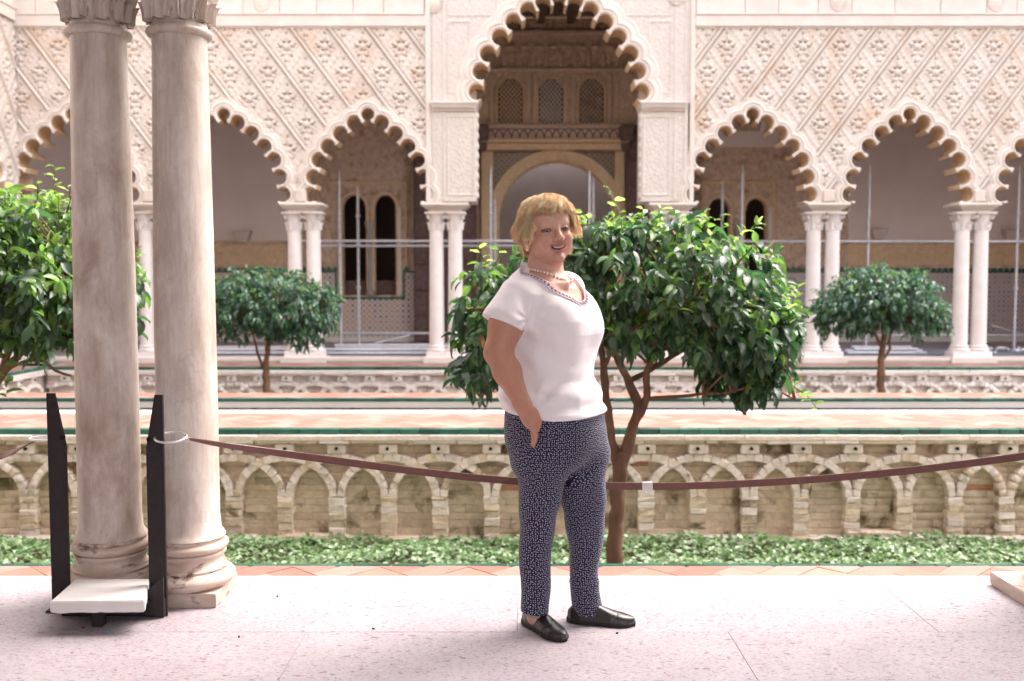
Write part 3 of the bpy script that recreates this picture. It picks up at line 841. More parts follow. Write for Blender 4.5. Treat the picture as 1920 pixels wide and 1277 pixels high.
SPR = 2.585
SC = [(.955, .135), (.905, .425), (.81, .71), (.655, .935), (.45, 1.15), (.222, 1.33), (0, 1.475)]
SMALL = [(-x, z) for x, z in SC]+[(x, z) for x, z in SC[:-1]][::-1]
PSPR = 4.25
PC = [(1.351, 4.43), (1.285, 4.767), (1.164, 5.06), (.969, 5.336), (.747, 5.584), (.507, 5.775), (.26, 5.905), (0, 5.955)]
PORT = [(-x, z) for x, z in PC]+[(x, z) for x, z in PC[:-1]][::-1]
def offset_set(C, r0, sp, halfw, cx, zofs, lim, ks):
    C = [(c[0]+cx, c[1]+zofs) for c in C]; profs = []
    for k, (dr, y) in enumerate(ks):
        if k == 0:
            rr = [r0]*len(C); rr[len(C)//2] = r0*.86
            p = lobed(C, rr, R(34), 11, (cx-halfw, sp), (cx+halfw, sp))
        else: p = lobed(C, r0+dr, None, 11, (cx-halfw-dr, sp), (cx+halfw+dr, sp))
        p = [(min(max(q[0], cx-lim), cx+lim), max(q[1], sp)) for q in p]
        profs.append((p, y))
    return profs
KS = [(0, -.030), (.022, -.055), (.048, -.030), (.062, -.052), (.095, -.048), (.110, -.022), (.135, -.030), (.150, -.005), (.21, .030)]
def arch_molding(cx, C, r0, sp, halfw, zofs, lim, parent, ks=KS, depth=.42, name='arch_molding', mat='stucco_smooth'):
    pr = offset_set(C, r0, sp, halfw, cx, zofs, lim, ks)
    b = MB(); n = len(pr[0][0]); V = []; Fc = []
    for (p, y) in pr: V += [(q[0], y, q[1]) for q in p]
    for k in range(len(pr)-1):
        for i in range(n-1):
            Fc.append([k*n+i, k*n+i+1, (k+1)*n+i+1, (k+1)*n+i])
    b.add(V, Fc)
    o = b.build(name, M[mat], parent, True, auto=38)
    b = MB(); p0, y0 = pr[0]
    V = [(q[0], y0, q[1]) for q in p0]+[(q[0], depth, q[1]) for q in p0]
    Fc = [[i, i+n, i+n+1, i+1] for i in range(n-1)]; b.add(V, Fc)
    b.build('arch_underside', M['intrados'], parent, True, auto=35)
    # rear face
    p8 = pr[-1][0]; b = MB()
    V = [(q[0], depth, q[1]) for q in p0]+[(q[0], depth, q[1]) for q in p8]
    b.add(V, [[i, i+n, i+n+1, i+1] for i in range(n-1)]); b.build('arch_rear', M['stucco_smooth'], parent)
    return pr[-2][0]

def far_column(x, y, parent=None, label=None, group=None):
    root = empty('marble_column', (x, y, 0), label, 'column', group); return root
_fc = {}
def far_column_build(x, y, label, group):
    root = empty('slender_marble_column', (x, y, 0), label, 'column', group)
    if not _fc:
        b = MB(); b.lathe([(.128-.012*t-.0*t, .20+(2.13-.20)*t) for t in [i/8 for i in range(9)]], 28); s = b.build('shaft', M['far_marble'], root, True, auto=40)
        b = MB(); b.lathe([(.150, .10), (.170, .105), (.176, .125), (.168, .145), (.150, .150), (.142, .165), (.150, .178), (.156, .188), (.150, .198), (.130, .204)], 28)
        bb = b.build('base', M['far_marble'], root, True, auto=50)
        b = MB(); b.box(-.17, .17, -.17, .17, .0, .10, .008); pb = b.build('plinth', M['far_marble'], root)
        capital(root, 2.13, .118, .30, 8, M['far_marble'], leaves=8, simple=True)
        _fc['src'] = list(root.children)
    else:
        for c in _fc['src']:
            q = c.copy(); COL.objects.link(q); q.parent = root
    return root
fa = empty('arcade_building', (0, YF, 0), 'cream stucco courtyard arcade of scalloped arches under carved lozenge lattice', 'building')
arches_x = [-7.24, -4.745, -2.375, 3.96, 6.54, 9.06]
pairs = [(-8.42, 'l0'), (-5.99, 'l1'), (-3.49, 'l2'), (-1.11, 'l3'), (2.655, 'r0'), (5.225, 'r1'), (7.72, 'r2'), (10.3, 'r3')]
holesL = []; holesR = []
for ax in arches_x:
    h = arch_molding(ax, SMALL, .128, SPR, .86, SPR, 1.215, fa)
    (holesL if ax < 0 else holesR).append(h)
ax0 = .772
KP = [(0, -.03), (.030, -.06), (.060, -.035), (.080, -.065), (.125, -.058), (.145, -.030), (.20, -.038), (.225, -.012), (.30, .030)]
hp = arch_molding(ax0, PORT, .138, PSPR, 1.33, 0, 2.0, fa, ks=KP, depth=.5, name='portal_arch_molding')
relief('lattice_panel', -8.62, -1.36, SPR+.002, 5.50, .0135, sebka(1, -1.2, 5.6), holesL, M['stucco'], fa)
relief('lattice_panel', 2.96, 10.5, SPR+.002, 5.50, .0135, sebka(-1, 2.9, 5.6), holesR, M['stucco'], fa)
# portal surround with raised frames
fr = [(-1.30, -1.13, 2.66, 5.95, .012), (-1.05, -.62, 2.72, 4.02, .012), (2.17, 2.60, 2.72, 4.02, .012), (2.68, 2.85, 2.66, 5.95, .012),
      (-1.05, -.70, 4.42, 5.60, .010), (2.25, 2.60, 4.42, 5.60, .010), (-1.05, -.25, 5.70, 6.6, .010), (1.8, 2.60, 5.70, 6.6, .010)]
open_below = [(ax0-1.45, 2.0), (ax0-1.45, PSPR+.01), (ax0+1.45, PSPR+.01), (ax0+1.45, 2.0)]
relief('portal_surround', -1.36, 2.96, PSPR, 6.9, .012, fine_carve(.0045, 1.6, fr), [hp], M['stucco_fine'], fa, y=-.012)
for sx, x0, x1 in ((-1, -1.36, -.592), (1, 2.135, 2.90)):
    relief('pilaster_panel', x0, x1, SPR+.03, PSPR-.16,   .012, fine_carve(.005, 1.6, [f for f in fr if x0 <= f[0] and f[1] <= x1]), None, M['stucco_fine'], fa, y=-.022)
    b = MB(); b.box(x0, x1, -.018, .5, SPR+.02, PSPR+.0); b.build('pilaster', M['stucco_smooth'], fa)
    # cap moulding of the pilaster
    b = MB()
    for k, (dy, z0, z1, ex) in enumerate([(.05, 4.115, 4.15, .01), (.08, 4.15, 4.19, .03), (.10, 4.192, 4.225, .05), (.12, 4.228, 4.262, .065)]):
        xa, xb = (x0+.05-ex*.4, x1+ex*.5) if sx < 0 else (x0-ex*.5, x1-.05+ex*.4)
        b.box(xa, xb, -.018-dy, .5, z0, z1, .008)
    for i in range(22):
        xx = x0+.07+(x1-x0-.14)*i/21
        b.box(xx-.008, xx+.008, -.125, -.095, 4.16, 4.184, .003)
    b.build('pilaster_cap', M['stucco_smooth'], fa)
    # twisted colonnette at the inner edge
    xi = x1+.006 if sx < 0 else x0-.006
    b = MB(); n = 60
    b.lathe([(.032+.014*math.sin(i*.9)*(1 if i % 2 else .5), 2.66+i*(4.1-2.66)/n) for i in range(n+1)], 12, (xi, .03, 0))
    b.build('edge_colonnette', M['stucco'], fa, True)
# stalks of wall between opening edges and imposts already covered by moulding; solid core above
b = MB()
for xa, xb in ((-8.62, -8.15), (-1.37, -.6), (2.14, 2.97), (10.0, 10.5)): b.box(xa, xb, .42, .47, SPR, 8.6)
b.box(-8.62, -1.37, .42, .47, 4.35, 8.6); b.box(2.97, 10.5, .42, .47, 4.35, 8.6); b.box(-1.37, 2.97, .42, .47, 6.25, 8.6)
b.build('rear_wall', M['stucco_smooth'], fa)
# imposts
for (xc, _) in pairs:
    hw = .36
    if _ in ('l3', 'r0'): hw = .40
    b = MB()
    for (ex, z0, z1) in ((-.06, 2.43, 2.475), (-.02, 2.475, 2.505), (.02, 2.505, 2.535), (.055, 2.535, 2.583)):
        b.box(xc-hw-ex+.06, xc+hw+ex-.06, -.04-ex, .46+ex, z0, z1, .010)
    b.build('impost', M['stucco_smooth'], fa)
    if _ not in ('l3', 'r0'):
        b = MB()   # small leafy corbel block over the impost
        b.box(xc-.09, xc+.09, -.075, -.01, 2.60, 2.80, .012); b.build('impost_block', M['stucco'], fa)
# cornice band, ashlar course above
b = MB(); b.box(-8.6, -1.40, -.055, .4, 5.515, 5.700, .006); b.box(-8.6, -1.42, -.075, .4, 5.702, 5.722, .004); b.box(-8.6, -1.40, -.03, .4, 5.490, 5.512, .004)
b.build('cornice', M['stucco_smooth'], fa)
b = MB(); b.box(3.00, 10.5, -.055, .4, 5.515, 5.700, .006); b.box(3.0, 10.5, -.075, .4, 5.702, 5.722, .004); b.box(3.0, 10.5, -.03, .4, 5.490, 5.512, .004)
b.build('cornice', M['stucco_smooth'], fa)
for xa, xb in ((-1.42, -1.345), (2.925, 3.0)):
    b = MB(); b.box(xa, xb, -.05, .4, SPR+.01, 6.9, .012); b.build('portal_frame_rib', M['stucco_smooth'], fa)
bl = []
for (xa, xb) in ((-8.6, -1.43), (3.01, 10.5)):
    for row in range(4):
        x = xa; z = 5.73+row*.46
        while x < xb-.05:
            wd = min(random.uniform(.42, .85), xb-x)
            me = slab_mesh('ashlar_block', round(wd*20)/20-.008 if xb-x > .9 else wd-.008, .3, .452, .006, M['ashlar'])
            wr = round(wd*20)/20 if xb-x > .9 else wd
            bl.append((me, Matrix.Translation((x+wr/2, .13+random.uniform(-.004, .004), z+.23)))); x += wr
pieces('ashlar_block', bl, fa, 300)
# carved coats of arms on the ashlar band
def shield(x, z, s=1):
    b = MB(); n = 18; V = [(x, -.06, z)]
    for i in range(n):
        a = 2*math.pi*i/n; rr = (.10+.02*math.cos(2*a) - (.02 if math.sin(a) > .6 else 0))*s
        V.append((x+rr*math.cos(a), -.024, z+rr*1.25*math.sin(a)-.02*(math.sin(a) < -.9)))
    b.add(V, [[0, 1+(i+1) % n, 1+i] for i in range(n)])
    pts = [(x+.125*s*math.cos(2*math.pi*i/20), -.028, z+.15*s*math.sin(2*math.pi*i/20)) for i in range(20)]
    b.tube(pts, .014*s, 5, closed=True); b.build('carved_shield', M['stucco'], fa, True)
for x, y in ((815, 8), (500, 5), (1560, 5), (1262, -6), (1850, 5)): shield((x-960)/112.5, 1.3+(525-y)/112.5)
b = MB(); b.box(-8.6, 10.5, 0, .45, 7.6, 9.2); b.box(-1.42, 3.0, -.0, .45, 6.9, 7.6); b.build('upper_wall', M['stucco_smooth'], fa)
b = MB(); b.box(-8.8, 10.7, -.35, .45, 9.2, 9.35, .02); b.build('eave', M['stucco_smooth'], fa)
# heights above the springing measured with the camera's pitch
for root_ in (fa, sa_list[0]) if False else (fa,):
    for c_ in root_.children:
        if c_.name.startswith('ashlar_block') and c_.data.users > 0: c_.location.z = 2.575+(c_.location.z-2.585)*.978; continue
        me_ = c_.data; n_ = len(me_.vertices); co_ = np.empty(n_*3); me_.vertices.foreach_get('co', co_); co_ = co_.reshape(-1, 3)
        co_[:, 2] = np.where(co_[:, 2] > 2.585, 2.575+(co_[:, 2]-2.585)*.978, co_[:, 2]-.010*(co_[:, 2] > 2.3)); me_.vertices.foreach_set('co', co_.ravel()); me_.update()
# far columns (each its own thing)
names = {'l0': 'at the left corner of the courtyard', 'l1': 'half hidden behind the close marble columns', 'l2': 'behind the small orange tree on the left', 'l3': 'left of the big portal arch',
         'r0': 'right of the big portal arch, behind the big orange tree', 'r1': 'behind the left side of the right far orange tree', 'r2': 'just right of the right far orange tree', 'r3': 'beyond the right picture edge'}
for (xc, k) in pairs:
    for s_, wd in ((-1, 'left'), (1, 'right')):
        far_column_build(xc+s_*.158, YF+.20, '%s slender column of the pair %s' % (wd, names[k]), 'slender white columns of the far arcade')
    b = MB(); b.box(xc-.38, xc+.38, YF-.045, YF+.42, ZP, -.0 + .012, .006)
    o = b.build('plinth_block', M['edge_marble'], None); tag(o, ('low marble block under the pair %s' % names[k]).replace(', behind the big orange tree', ''), 'plinth')

# ============================================================ left side arcade (runs towards the camera)
sa = empty('side_arcade', (XL-.62, YF, 0), 'side arcade leaving the left corner towards the camera, carved like the far one', 'building')
sa.rotation_euler = (0, 0, R(90))           # its local x runs along world Y, facing +X
hs = []
for c in (-1.62, -4.1): hs.append(arch_molding(c, SMALL, .128, SPR, .86, SPR, 1.215, sa))
relief('lattice_panel', -6.2, -.02, SPR+.002, 5.50, .02, sebka(1, 0, 5.6), hs, M['stucco'], sa)
b = MB(); b.box(-6.2, -.06, -.055, .4, 5.515, 5.7, .006); b.box(-6.2, -.06, -.075, .4, 5.702, 5.722, .004); b.build('cornice', M['stucco_smooth'], sa)
b = MB(); b.box(-6.2, 0, 0, .4, 5.73, 9.2); b.build('upper_wall', M['stucco_smooth'], sa)
b = MB(); b.box(-12.4, -6.2, 0, .4, SPR, 9.2); b.build('upper_wall', M['stucco_smooth'], sa)
b = MB(); b.box(-6.2, 0, .42, .47, 4.35, 9.2); b.build('rear_wall', M['stucco_smooth'], sa)
for xc in (-.36, -2.86, -5.4):
    b = MB()
    for (ex, z0, z1) in ((-.06, 2.43, 2.475), (-.02, 2.475, 2.505), (.02, 2.505, 2.535), (.055, 2.535, 2.583)):
        b.box(xc-.36-ex+.06, xc+.36+ex-.06, -.04-ex, .46+ex, z0, z1, .010)
    b.build('impost', M['stucco_smooth'], sa)
for yy in (YF-2.70, YF-3.02):
    far_column_build(XL-.62-.20, yy, 'slender column of the side arcade, %s of its pair' % ('farther' if yy > YF-2.9 else 'nearer'), 'slender columns of the side arcade')
b = MB(); b.box(-14, 0, 4.6, 4.7, 0, 6.7); b.build('inner_wall', M['plaster_in'], sa)
b = MB(); b.box(-14, 0, .47, 4.6, 6.7, 6.8); b.build('ceiling', M['ceiling'], sa)

# ============================================================ FAR GALLERY INTERIOR
YI = 21.0
def IX(x): return (x-960)*YI/F_PX
def IZ(y): return PZ(y, YI)
gi = empty('gallery_wall', (0, YI, 0), 'inner gallery wall with carved brown doorway, plaster bays and tiled dado', 'building')
def roundtop(xc, hw, z0, zs, n=14, horse=0.0, rz=None):
    rz = rz or hw
    return [(xc-hw, z0), (xc-hw, zs)]+[(xc-hw*(1+horse)*math.cos(math.pi*i/n), zs+rz*math.sin(math.pi*i/n)) for i in range(1, n)]+[(xc+hw, zs), (xc+hw, z0)]
winL = [roundtop(IX(666), IX(688)-IX(666), IZ(554), IZ(390), rz=.28), roundtop(IX(724), IX(745)-IX(724), IZ(554), IZ(390), rz=.28)]
winR = [roundtop(IX(1346), .235, IZ(554), IZ(396), rz=.28), roundtop(IX(1415), .235, IZ(554), IZ(396), rz=.28)]
door = roundtop(IX(1043), IX(1150)-IX(1043), -.02, IZ(414), 24, rz=IZ(306)-IZ(414))
def flat(X, Z): return 0*X
def lumpy(amp, s): 
    def hf(X, Z):
        x, z = X*s, Z*s
        return amp*(np.sin(x*9+1.7*np.sin(z*4.5))*np.sin(z*9+1.7*np.sin(x*4.5))+.6*np.sin(x*23+z*3)*np.sin(z*21))
    return hf
def bounds(a, b): return (IX(a), IX(b))
# plain plaster bays
relief('plaster_bay', -13.5, IX(540), 0, 6.7, .5, flat, None, M['plaster_in'], gi)
relief('plaster_bay', IX(1588), 13.5, 0, 6.7, .5, flat, None, M['plaster_in'], gi)
# carved bays around the twin windows
relief('carved_bay', IX(540), IX(775), 0, 6.7, .028, lumpy(.012, 2.2), winL, M['brown_carve'], gi)
relief('carved_bay', IX(1300), IX(1588), 0, 6.7, .028, lumpy(.012, 2.2), winR, M['brown_carve'], gi)
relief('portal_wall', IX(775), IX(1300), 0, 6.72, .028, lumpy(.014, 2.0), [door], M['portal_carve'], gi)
# pale panel high above the right twin window and left one
for xa, xb, ya, yb in ((1322, 1480, 246, 276), (1322, 1372, 212, 246), (1420, 1480, 205, 246)):
    b = MB(); b.box(IX(xa), IX(xb), -.035, -.016, IZ(yb), IZ(ya)); b.build('plaster_panel', M['plaster_in'], gi)
def frame_strip(poly, w_, y0, mat, name, close=False):
    b = MB(); n = len(poly); cx = sum(p[0] for p in poly)/n; cz = sum(p[1] for p in poly)/n
    out = []
    for i, p in enumerate(poly):
        a = Vector(poly[max(i-1, 0)]); c = Vector(poly[min(i+1, n-1)]); t = (c-a).normalized(); nn = Vector((-t.y, t.x))
        out.append((p[0]+nn.x*w_, p[1]+nn.y*w_))
    V = [(p[0], y0, p[1]) for p in poly]+[(p[0], y0, p[1]) for p in out]+[(p[0], .25, p[1]) for p in poly]+[(p[0], .02, p[1]) for p in out]
    Fc = []
    for i in range(n-1):
        Fc += [[i, i+1, n+i+1, n+i], [i, 2*n+i, 2*n+i+1, i+1], [n+i, n+i+1, 3*n+i+1, 3*n+i]]
    b.add(V, Fc); return b.build(name, mat, gi, True, auto=40)
for wn, xm in ((winL, IX(695)), (winR, IX(1381))):
    for w_ in wn: frame_strip(w_, .05, -.045, M['gold_carve'], 'window_arch')
    zt = IZ(553)
    b = MB(); b.lathe([(.10, zt), (.10, zt+.05), (.085, zt+.10), (.065, zt+.13), (.060, zt+1.25), (.075, zt+1.27), (.09, zt+1.40), (.12, zt+1.50), (.12, zt+1.54)], 16, (xm, -.02, 0))
    b.build('window_column', M['column_grey'], gi, True, auto=40)
    # dark room behind
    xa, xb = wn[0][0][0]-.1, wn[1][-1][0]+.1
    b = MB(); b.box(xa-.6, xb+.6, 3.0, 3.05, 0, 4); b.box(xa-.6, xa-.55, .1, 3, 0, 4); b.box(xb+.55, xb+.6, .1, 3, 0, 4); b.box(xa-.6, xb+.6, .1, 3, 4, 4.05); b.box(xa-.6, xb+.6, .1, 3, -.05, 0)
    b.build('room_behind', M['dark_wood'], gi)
    # wooden shutters and inner lattice
    b = MB()
    for w_ in wn: b.box(w_[0][0]+.0, w_[-1][0], .22, .26, zt, zt+.30, .004)
    b.build('balustrade', M['dark_wood'], gi)
    # pale wooden frame posts and green tile border
    b = MB()
    b.box(wn[0][0][0]-.10, wn[0][0][0]-.02, -.06, .02, zt-.02, zt+1.85, .01); b.box(wn[1][-1][0]+.02, wn[1][-1][0]+.10, -.06, .02, zt-.02, zt+1.85, .01)
    b.build('window_jamb', M['stucco_smooth'], gi)
# outer carved frames round the twin windows
for (xa, xb, yt) in ((598, 765, 345), (1312, 1450, 345)):
    b = MB()
    b.box(IX(xa), IX(xa)+.05, -.04, .01, IZ(505), IZ(yt), .008); b.box(IX(xb)-.05, IX(xb), -.04, .01, IZ(505), IZ(yt), .008); b.box(IX(xa), IX(xb), -.042, .01, IZ(yt), IZ(yt)+.05, .008)
    b.build('carved_frame', M['gold_carve'], gi)
# dado: carved frieze, merlon row, tilework
for (xa, xb, mt) in ((-13, IX(540), 'tile_orange'), (IX(1588), 13, 'tile_blue')):
    relief('dado_frieze', xa, xb, IZ(498), IZ(458), .03, lumpy(.014, 3.2), None, M['gold_carve'], gi, y=-.03)
    b = MB(); b.box(xa, xb, -.07, 0, IZ(458), IZ(452), .008); b.box(xa, xb, -.06, 0, IZ(503), IZ(497), .008); b.build('dado_rail', M['brown_carve'], gi)
for (xa, xb, za, zb, mt) in ((-13, IX(632), 0, IZ(508), 'tile_orange'), (IX(632), IX(757), 0, IZ(560), 'tile_orange'), (IX(757), IX(777), 0, IZ(508), 'tile_orange'),
                             (IX(1442), 13, 0, IZ(508), 'tile_blue'), (IX(1300), IX(1442), 0, IZ(560), 'tile_blue')):
    b = MB(); b.box(xa, xb, -.03, 0, za+.10, zb, .0); b.build('tile_dado', M[mt], gi)
    b = MB(); b.box(xa, xb, -.035, 0, za, za+.10, .0); b.build('skirting', M['edge_marble'], gi)
def merlons(xa, xb, z):
    it = []; V = [(-.05, 0, 0), (.05, 0, 0), (.05, 0, .05), (.02, 0, .05), (.02, 0, .09), (-.02, 0, .09), (-.02, 0, .05), (-.05, 0, .05)]
    V2 = [(v[0]*.82, -.02, v[2]) for v in V]
    Fc = [list(range(8, 16))]+[[i, (i+1) % 8, 8+(i+1) % 8, 8+i] for i in range(8)]
    key = 'merlon'
    if key not in cache:
        me = mesh('merlon_tile', V+V2, Fc); me.materials.append(M['green']); cache[key] = me
    x = xa
    while x < xb: it.append((cache[key], Matrix.Translation((x+.06, -.031, z)))); x += .128
    return it
mer = merlons(-6.6, IX(632)-.05, IZ(508)+.002)+merlons(IX(1446), 11.2, IZ(508)+.002)+merlons(IX(757), IX(777)-.1, IZ(508)+.002)
pieces('merlon_tile', mer, gi, 300)
b = MB()
b.box(-6.6, IX(632), -.034, 0, IZ(511.5), IZ(508), .0); b.box(IX(1442), 11.3, -.034, 0, IZ(511.5), IZ(508)); b.box(IX(757), IX(777), -.034, 0, IZ(511.5), IZ(508))
b.box(IX(632), IX(760), -.040, 0, IZ(561), IZ(557)); b.box(IX(757), IX(760), -.040, 0, IZ(557), IZ(506)); b.box(IX(629), IX(632), -.040, 0, IZ(557), IZ(506)); b.box(IX(1439), IX(1442), -.040, 0, IZ(557), IZ(506))
b.build('green_border', M['green'], gi)
# the portal: stepped frame, doorway arch, tiled spandrels
zt = IZ(285)
b = MB(); b.box(IX(903), IX(925), -.16, 0, 0, zt, .01); b.box(IX(1150), IX(1168), -.16, 0, 0, zt, .01); b.build('door_frame', M['gold_carve'], gi)
relief('spandrel_tiles', IX(918), IX(1158), IZ(420), IZ(288), .03, flat, [[(p[0], p[1]) for p in roundtop(IX(1043), 1.40, 0, IZ(414), 24, rz=1.42)]], M['tile_lattice'], gi, y=-.10)
big = roundtop(IX(1043), 1.205, 0, IZ(414), 28, rz=1.22)
frame_strip(big, .24, -.15, M['gold_carve'], 'door_arch')
b = MB()
for i in range(29):   # small leaves along the arch rim
    a = math.pi*i/28; x = IX(1043)-1.22*math.cos(a); z = IZ(414)+1.235*math.sin(a)
    b.box(x-.025, x+.025, -.19, -.14, z-.025, z+.025, .01)
b.build('arch_beading', M['gold_carve'], gi)
# lintel shelf and friezes above the door
b = MB(); b.box(IX(903), IX(1168), -.32, 0, IZ(284), IZ(272), .015); b.box(IX(896), IX(1174), -.40, 0, IZ(271.5), IZ(264), .015); b.build('door_cornice', M['gold_carve'], gi)
b = MB(); b.box(IX(908), IX(1160), -.22, 0, IZ(263.5), IZ(238)); b.build('frieze', M['portal_fine'], gi)
b = MB()
for i in range(17):   # interlaced purple arcs of the frieze
    xc = IX(914)+i*(IX(1154)-IX(914))/16
    pts = [(xc-.17*math.cos(math.pi*k/8), -.225, IZ(262)+.20*math.sin(math.pi*k/8)) for k in range(9)]
    b.tube(pts, .011, 4)
b.build('frieze_arcs', mottled('purple_painted_stucco', (.14, .08, .16), (.22, .14, .24), 10, .8, .2), gi)
for x in (905, 1168):
    b = MB(); b.box(IX(x)-.14, IX(x)+.14, -.55, 0, IZ(270), IZ(240), .03); b.box(IX(x)-.10, IX(x)+.10, -.40, 0, IZ(285), IZ(270.5), .03); b.build('door_bracket', M['dark_wood'], gi)
b = MB(); b.box(IX(893), IX(1200), -.10, 0, IZ(237), IZ(232), .01); b.box(IX(893), IX(1200), -.12, 0, IZ(135), IZ(129), .01); b.box(IX(893), IX(1200), -.16, 0, IZ(66), IZ(60), .01); b.build('string_course', M['portal_fine'], gi)
def lattice_win(xc, hw, y0, y1, mat):
    zs = IZ(y1)+hw; z0 = IZ(y0); pl = roundtop(xc, hw, z0, IZ(y1)-hw, 14)
    frame_strip(pl, .05, -.06, M['gold_carve'], 'lattice_window_arch')
    b = MB(); b.add([(p[0], -.022, p[1]) for p in pl], [list(range(len(pl)))[::-1]])
    o = b.build('lattice_back', M['dark_wood'], gi)
    b = MB(); st = .105; zt = IZ(y1)
    k = -8
    X0, X1 = xc-hw, xc+hw
    def segclip(p, q):
        n = 24; run = []
        for i in range(n+1):
            x = p[0]+(q[0]-p[0])*i/n; z = p[1]+(q[1]-p[1])*i/n
            top = (IZ(y1)-hw)+math.sqrt(max(0, hw*hw-(x-xc)**2)) if abs(x-xc) < hw else -9
            if abs(x-xc) <= hw*.97 and z0 <= z <= top: run.append((x, -.035, z))
        if len(run) > 1: b.tube([run[0], run[-1]], .011, 4)
    H = IZ(y1)-z0
    for i in range(-14, 26):
        z = z0+i*st
        segclip((X0, z), (X1, z+2*hw*1.2)); segclip((X0, z+2*hw*1.2), (X1, z))
    b.build('lattice_bars', mat, gi)
for xc, mt in ((957, 'gold_carve'), (1032, 'stucco_smooth'), (1107, 'brown_carve')):
    lattice_win(IX(xc), .255, 234, 148, M[mt])
b = MB()
for xc in (900, 922, 990, 1002, 1060, 1074, 1140, 1152, 1182): b.box(IX(xc)-.045, IX(xc)+.045, -.07, 0, IZ(232), IZ(140), .012)
for i in range(13):
    xc = 893+i*26; b.box(IX(xc)-.05, IX(xc)+.05, -.09, 0, IZ(126), IZ(100), .02)
    b.lathe([(.0, 0), (.09, .0), (.11, .05), (.06, .09), (0, .10)], 10, (IX(xc+13), -.06, IZ(94)), cap=False)
b.build('carved_pilasters', M['portal_fine'], gi)
# rooms: beyond the door, ceiling, floor
b = MB(); b.box(IX(800), IX(1290), 4.4, 4.5, 0, 6.7); b.box(IX(800), IX(803), .1, 4.4, 0, 5); b.box(IX(1287), IX(1290), .1, 4.4, 0, 5); b.build('room_beyond', M['plaster_in'], gi)
b = MB(); b.box(IX(800), IX(1290), .1, 4.05, 4.6, 4.7); b.build('room_ceiling', M['ceiling'], gi)  # cut short at the rear, a gap added so light brightens the doorway
b = MB(); b.box(IX(800), IX(1290), .02, 4.4, -.1, -.0); b.build('room_floor', M['edge_marble'], gi)
b = MB(); b.box(-13.5, 13.5, -4.0, .1, 6.74, 6.84); b.build('ceiling', M['ceiling'], gi)
b = MB()
for i in range(40): b.box(-12.5+i*.62, -12.35+i*.62, -3.9, -.0, 6.60, 6.737)
b.build('ceiling_beams', M['ceiling'], gi)
b = MB(); b.box(10.8, 10.9, -4.5, .1, 0, 6.7); b.box(-13.6, -13.5, -4.5, .1, 0, 6.7); b.build('end_wall', M['plaster_in'], gi)
# open door leaves standing against the wall
for (xa, xb, lb) in ((779, 893, 'dark carved wooden door leaf folded open left of the portal'), (1170, 1292, 'dark carved wooden door leaf folded open right of the portal')):
    r_ = empty('door_leaf', (0, 0, 0), lb, 'door')
    b = MB(); b.box(IX(xa), IX(xb), YI-.30, YI-.22, .03, IZ(238)); b.build('panel', M['dark_wood'], r_)
    b = MB(); wv = (IX(xb)-IX(xa)); 
    for i in range(5): b.box(IX(xa)+wv*i/4-.03 if i else IX(xa), IX(xa)+wv*i/4+.03, YI-.335, YI-.30, .03, IZ(238), .006)
    for i in range(9): b.box(IX(xa), IX(xb), YI-.345, YI-.302, .03+i*.53, .12+i*.53, .006)
    b.build('stile', mottled('door_stile_wood', (.10, .055, .06), (.17, .10, .10), 14, .6, .6, .008, bscale=40), r_)
# wall lamps
for (px, py) in ((460, 445), (1640, 440), (1886, 442)):
    b = MB(); x = IX(px); z = IZ(py)
    b.add([(x-.17, YI-.02, z+.10), (x+.17, YI-.02, z+.10), (x+.17, YI-.24, z+.10), (x-.17, YI-.24, z+.10), (x-.09, YI-.02, z-.10), (x+.09, YI-.02, z-.10), (x+.09, YI-.14, z-.10), (x-.09, YI-.14, z-.10)],
          [[0, 3, 2, 1], [4, 5, 6, 7], [0, 4, 7, 3], [1, 2, 6, 5], [3, 7, 6, 2], [0, 1, 5, 4]])
    b.box(x-.18, x+.18, YI-.25, YI-.01, z+.101, z+.13, .01)
    o = b.build('wall_lamp', M['sconce'], None)
    tag(o, {460: 'pale wall lamp in the plaster bay behind the left far orange tree', 1640: 'pale wall lamp above the right far orange tree', 1886: 'pale wall lamp at the right edge beyond the last column pair'}[px], 'wall lamp', 'pale wall lamps of the far gallery')

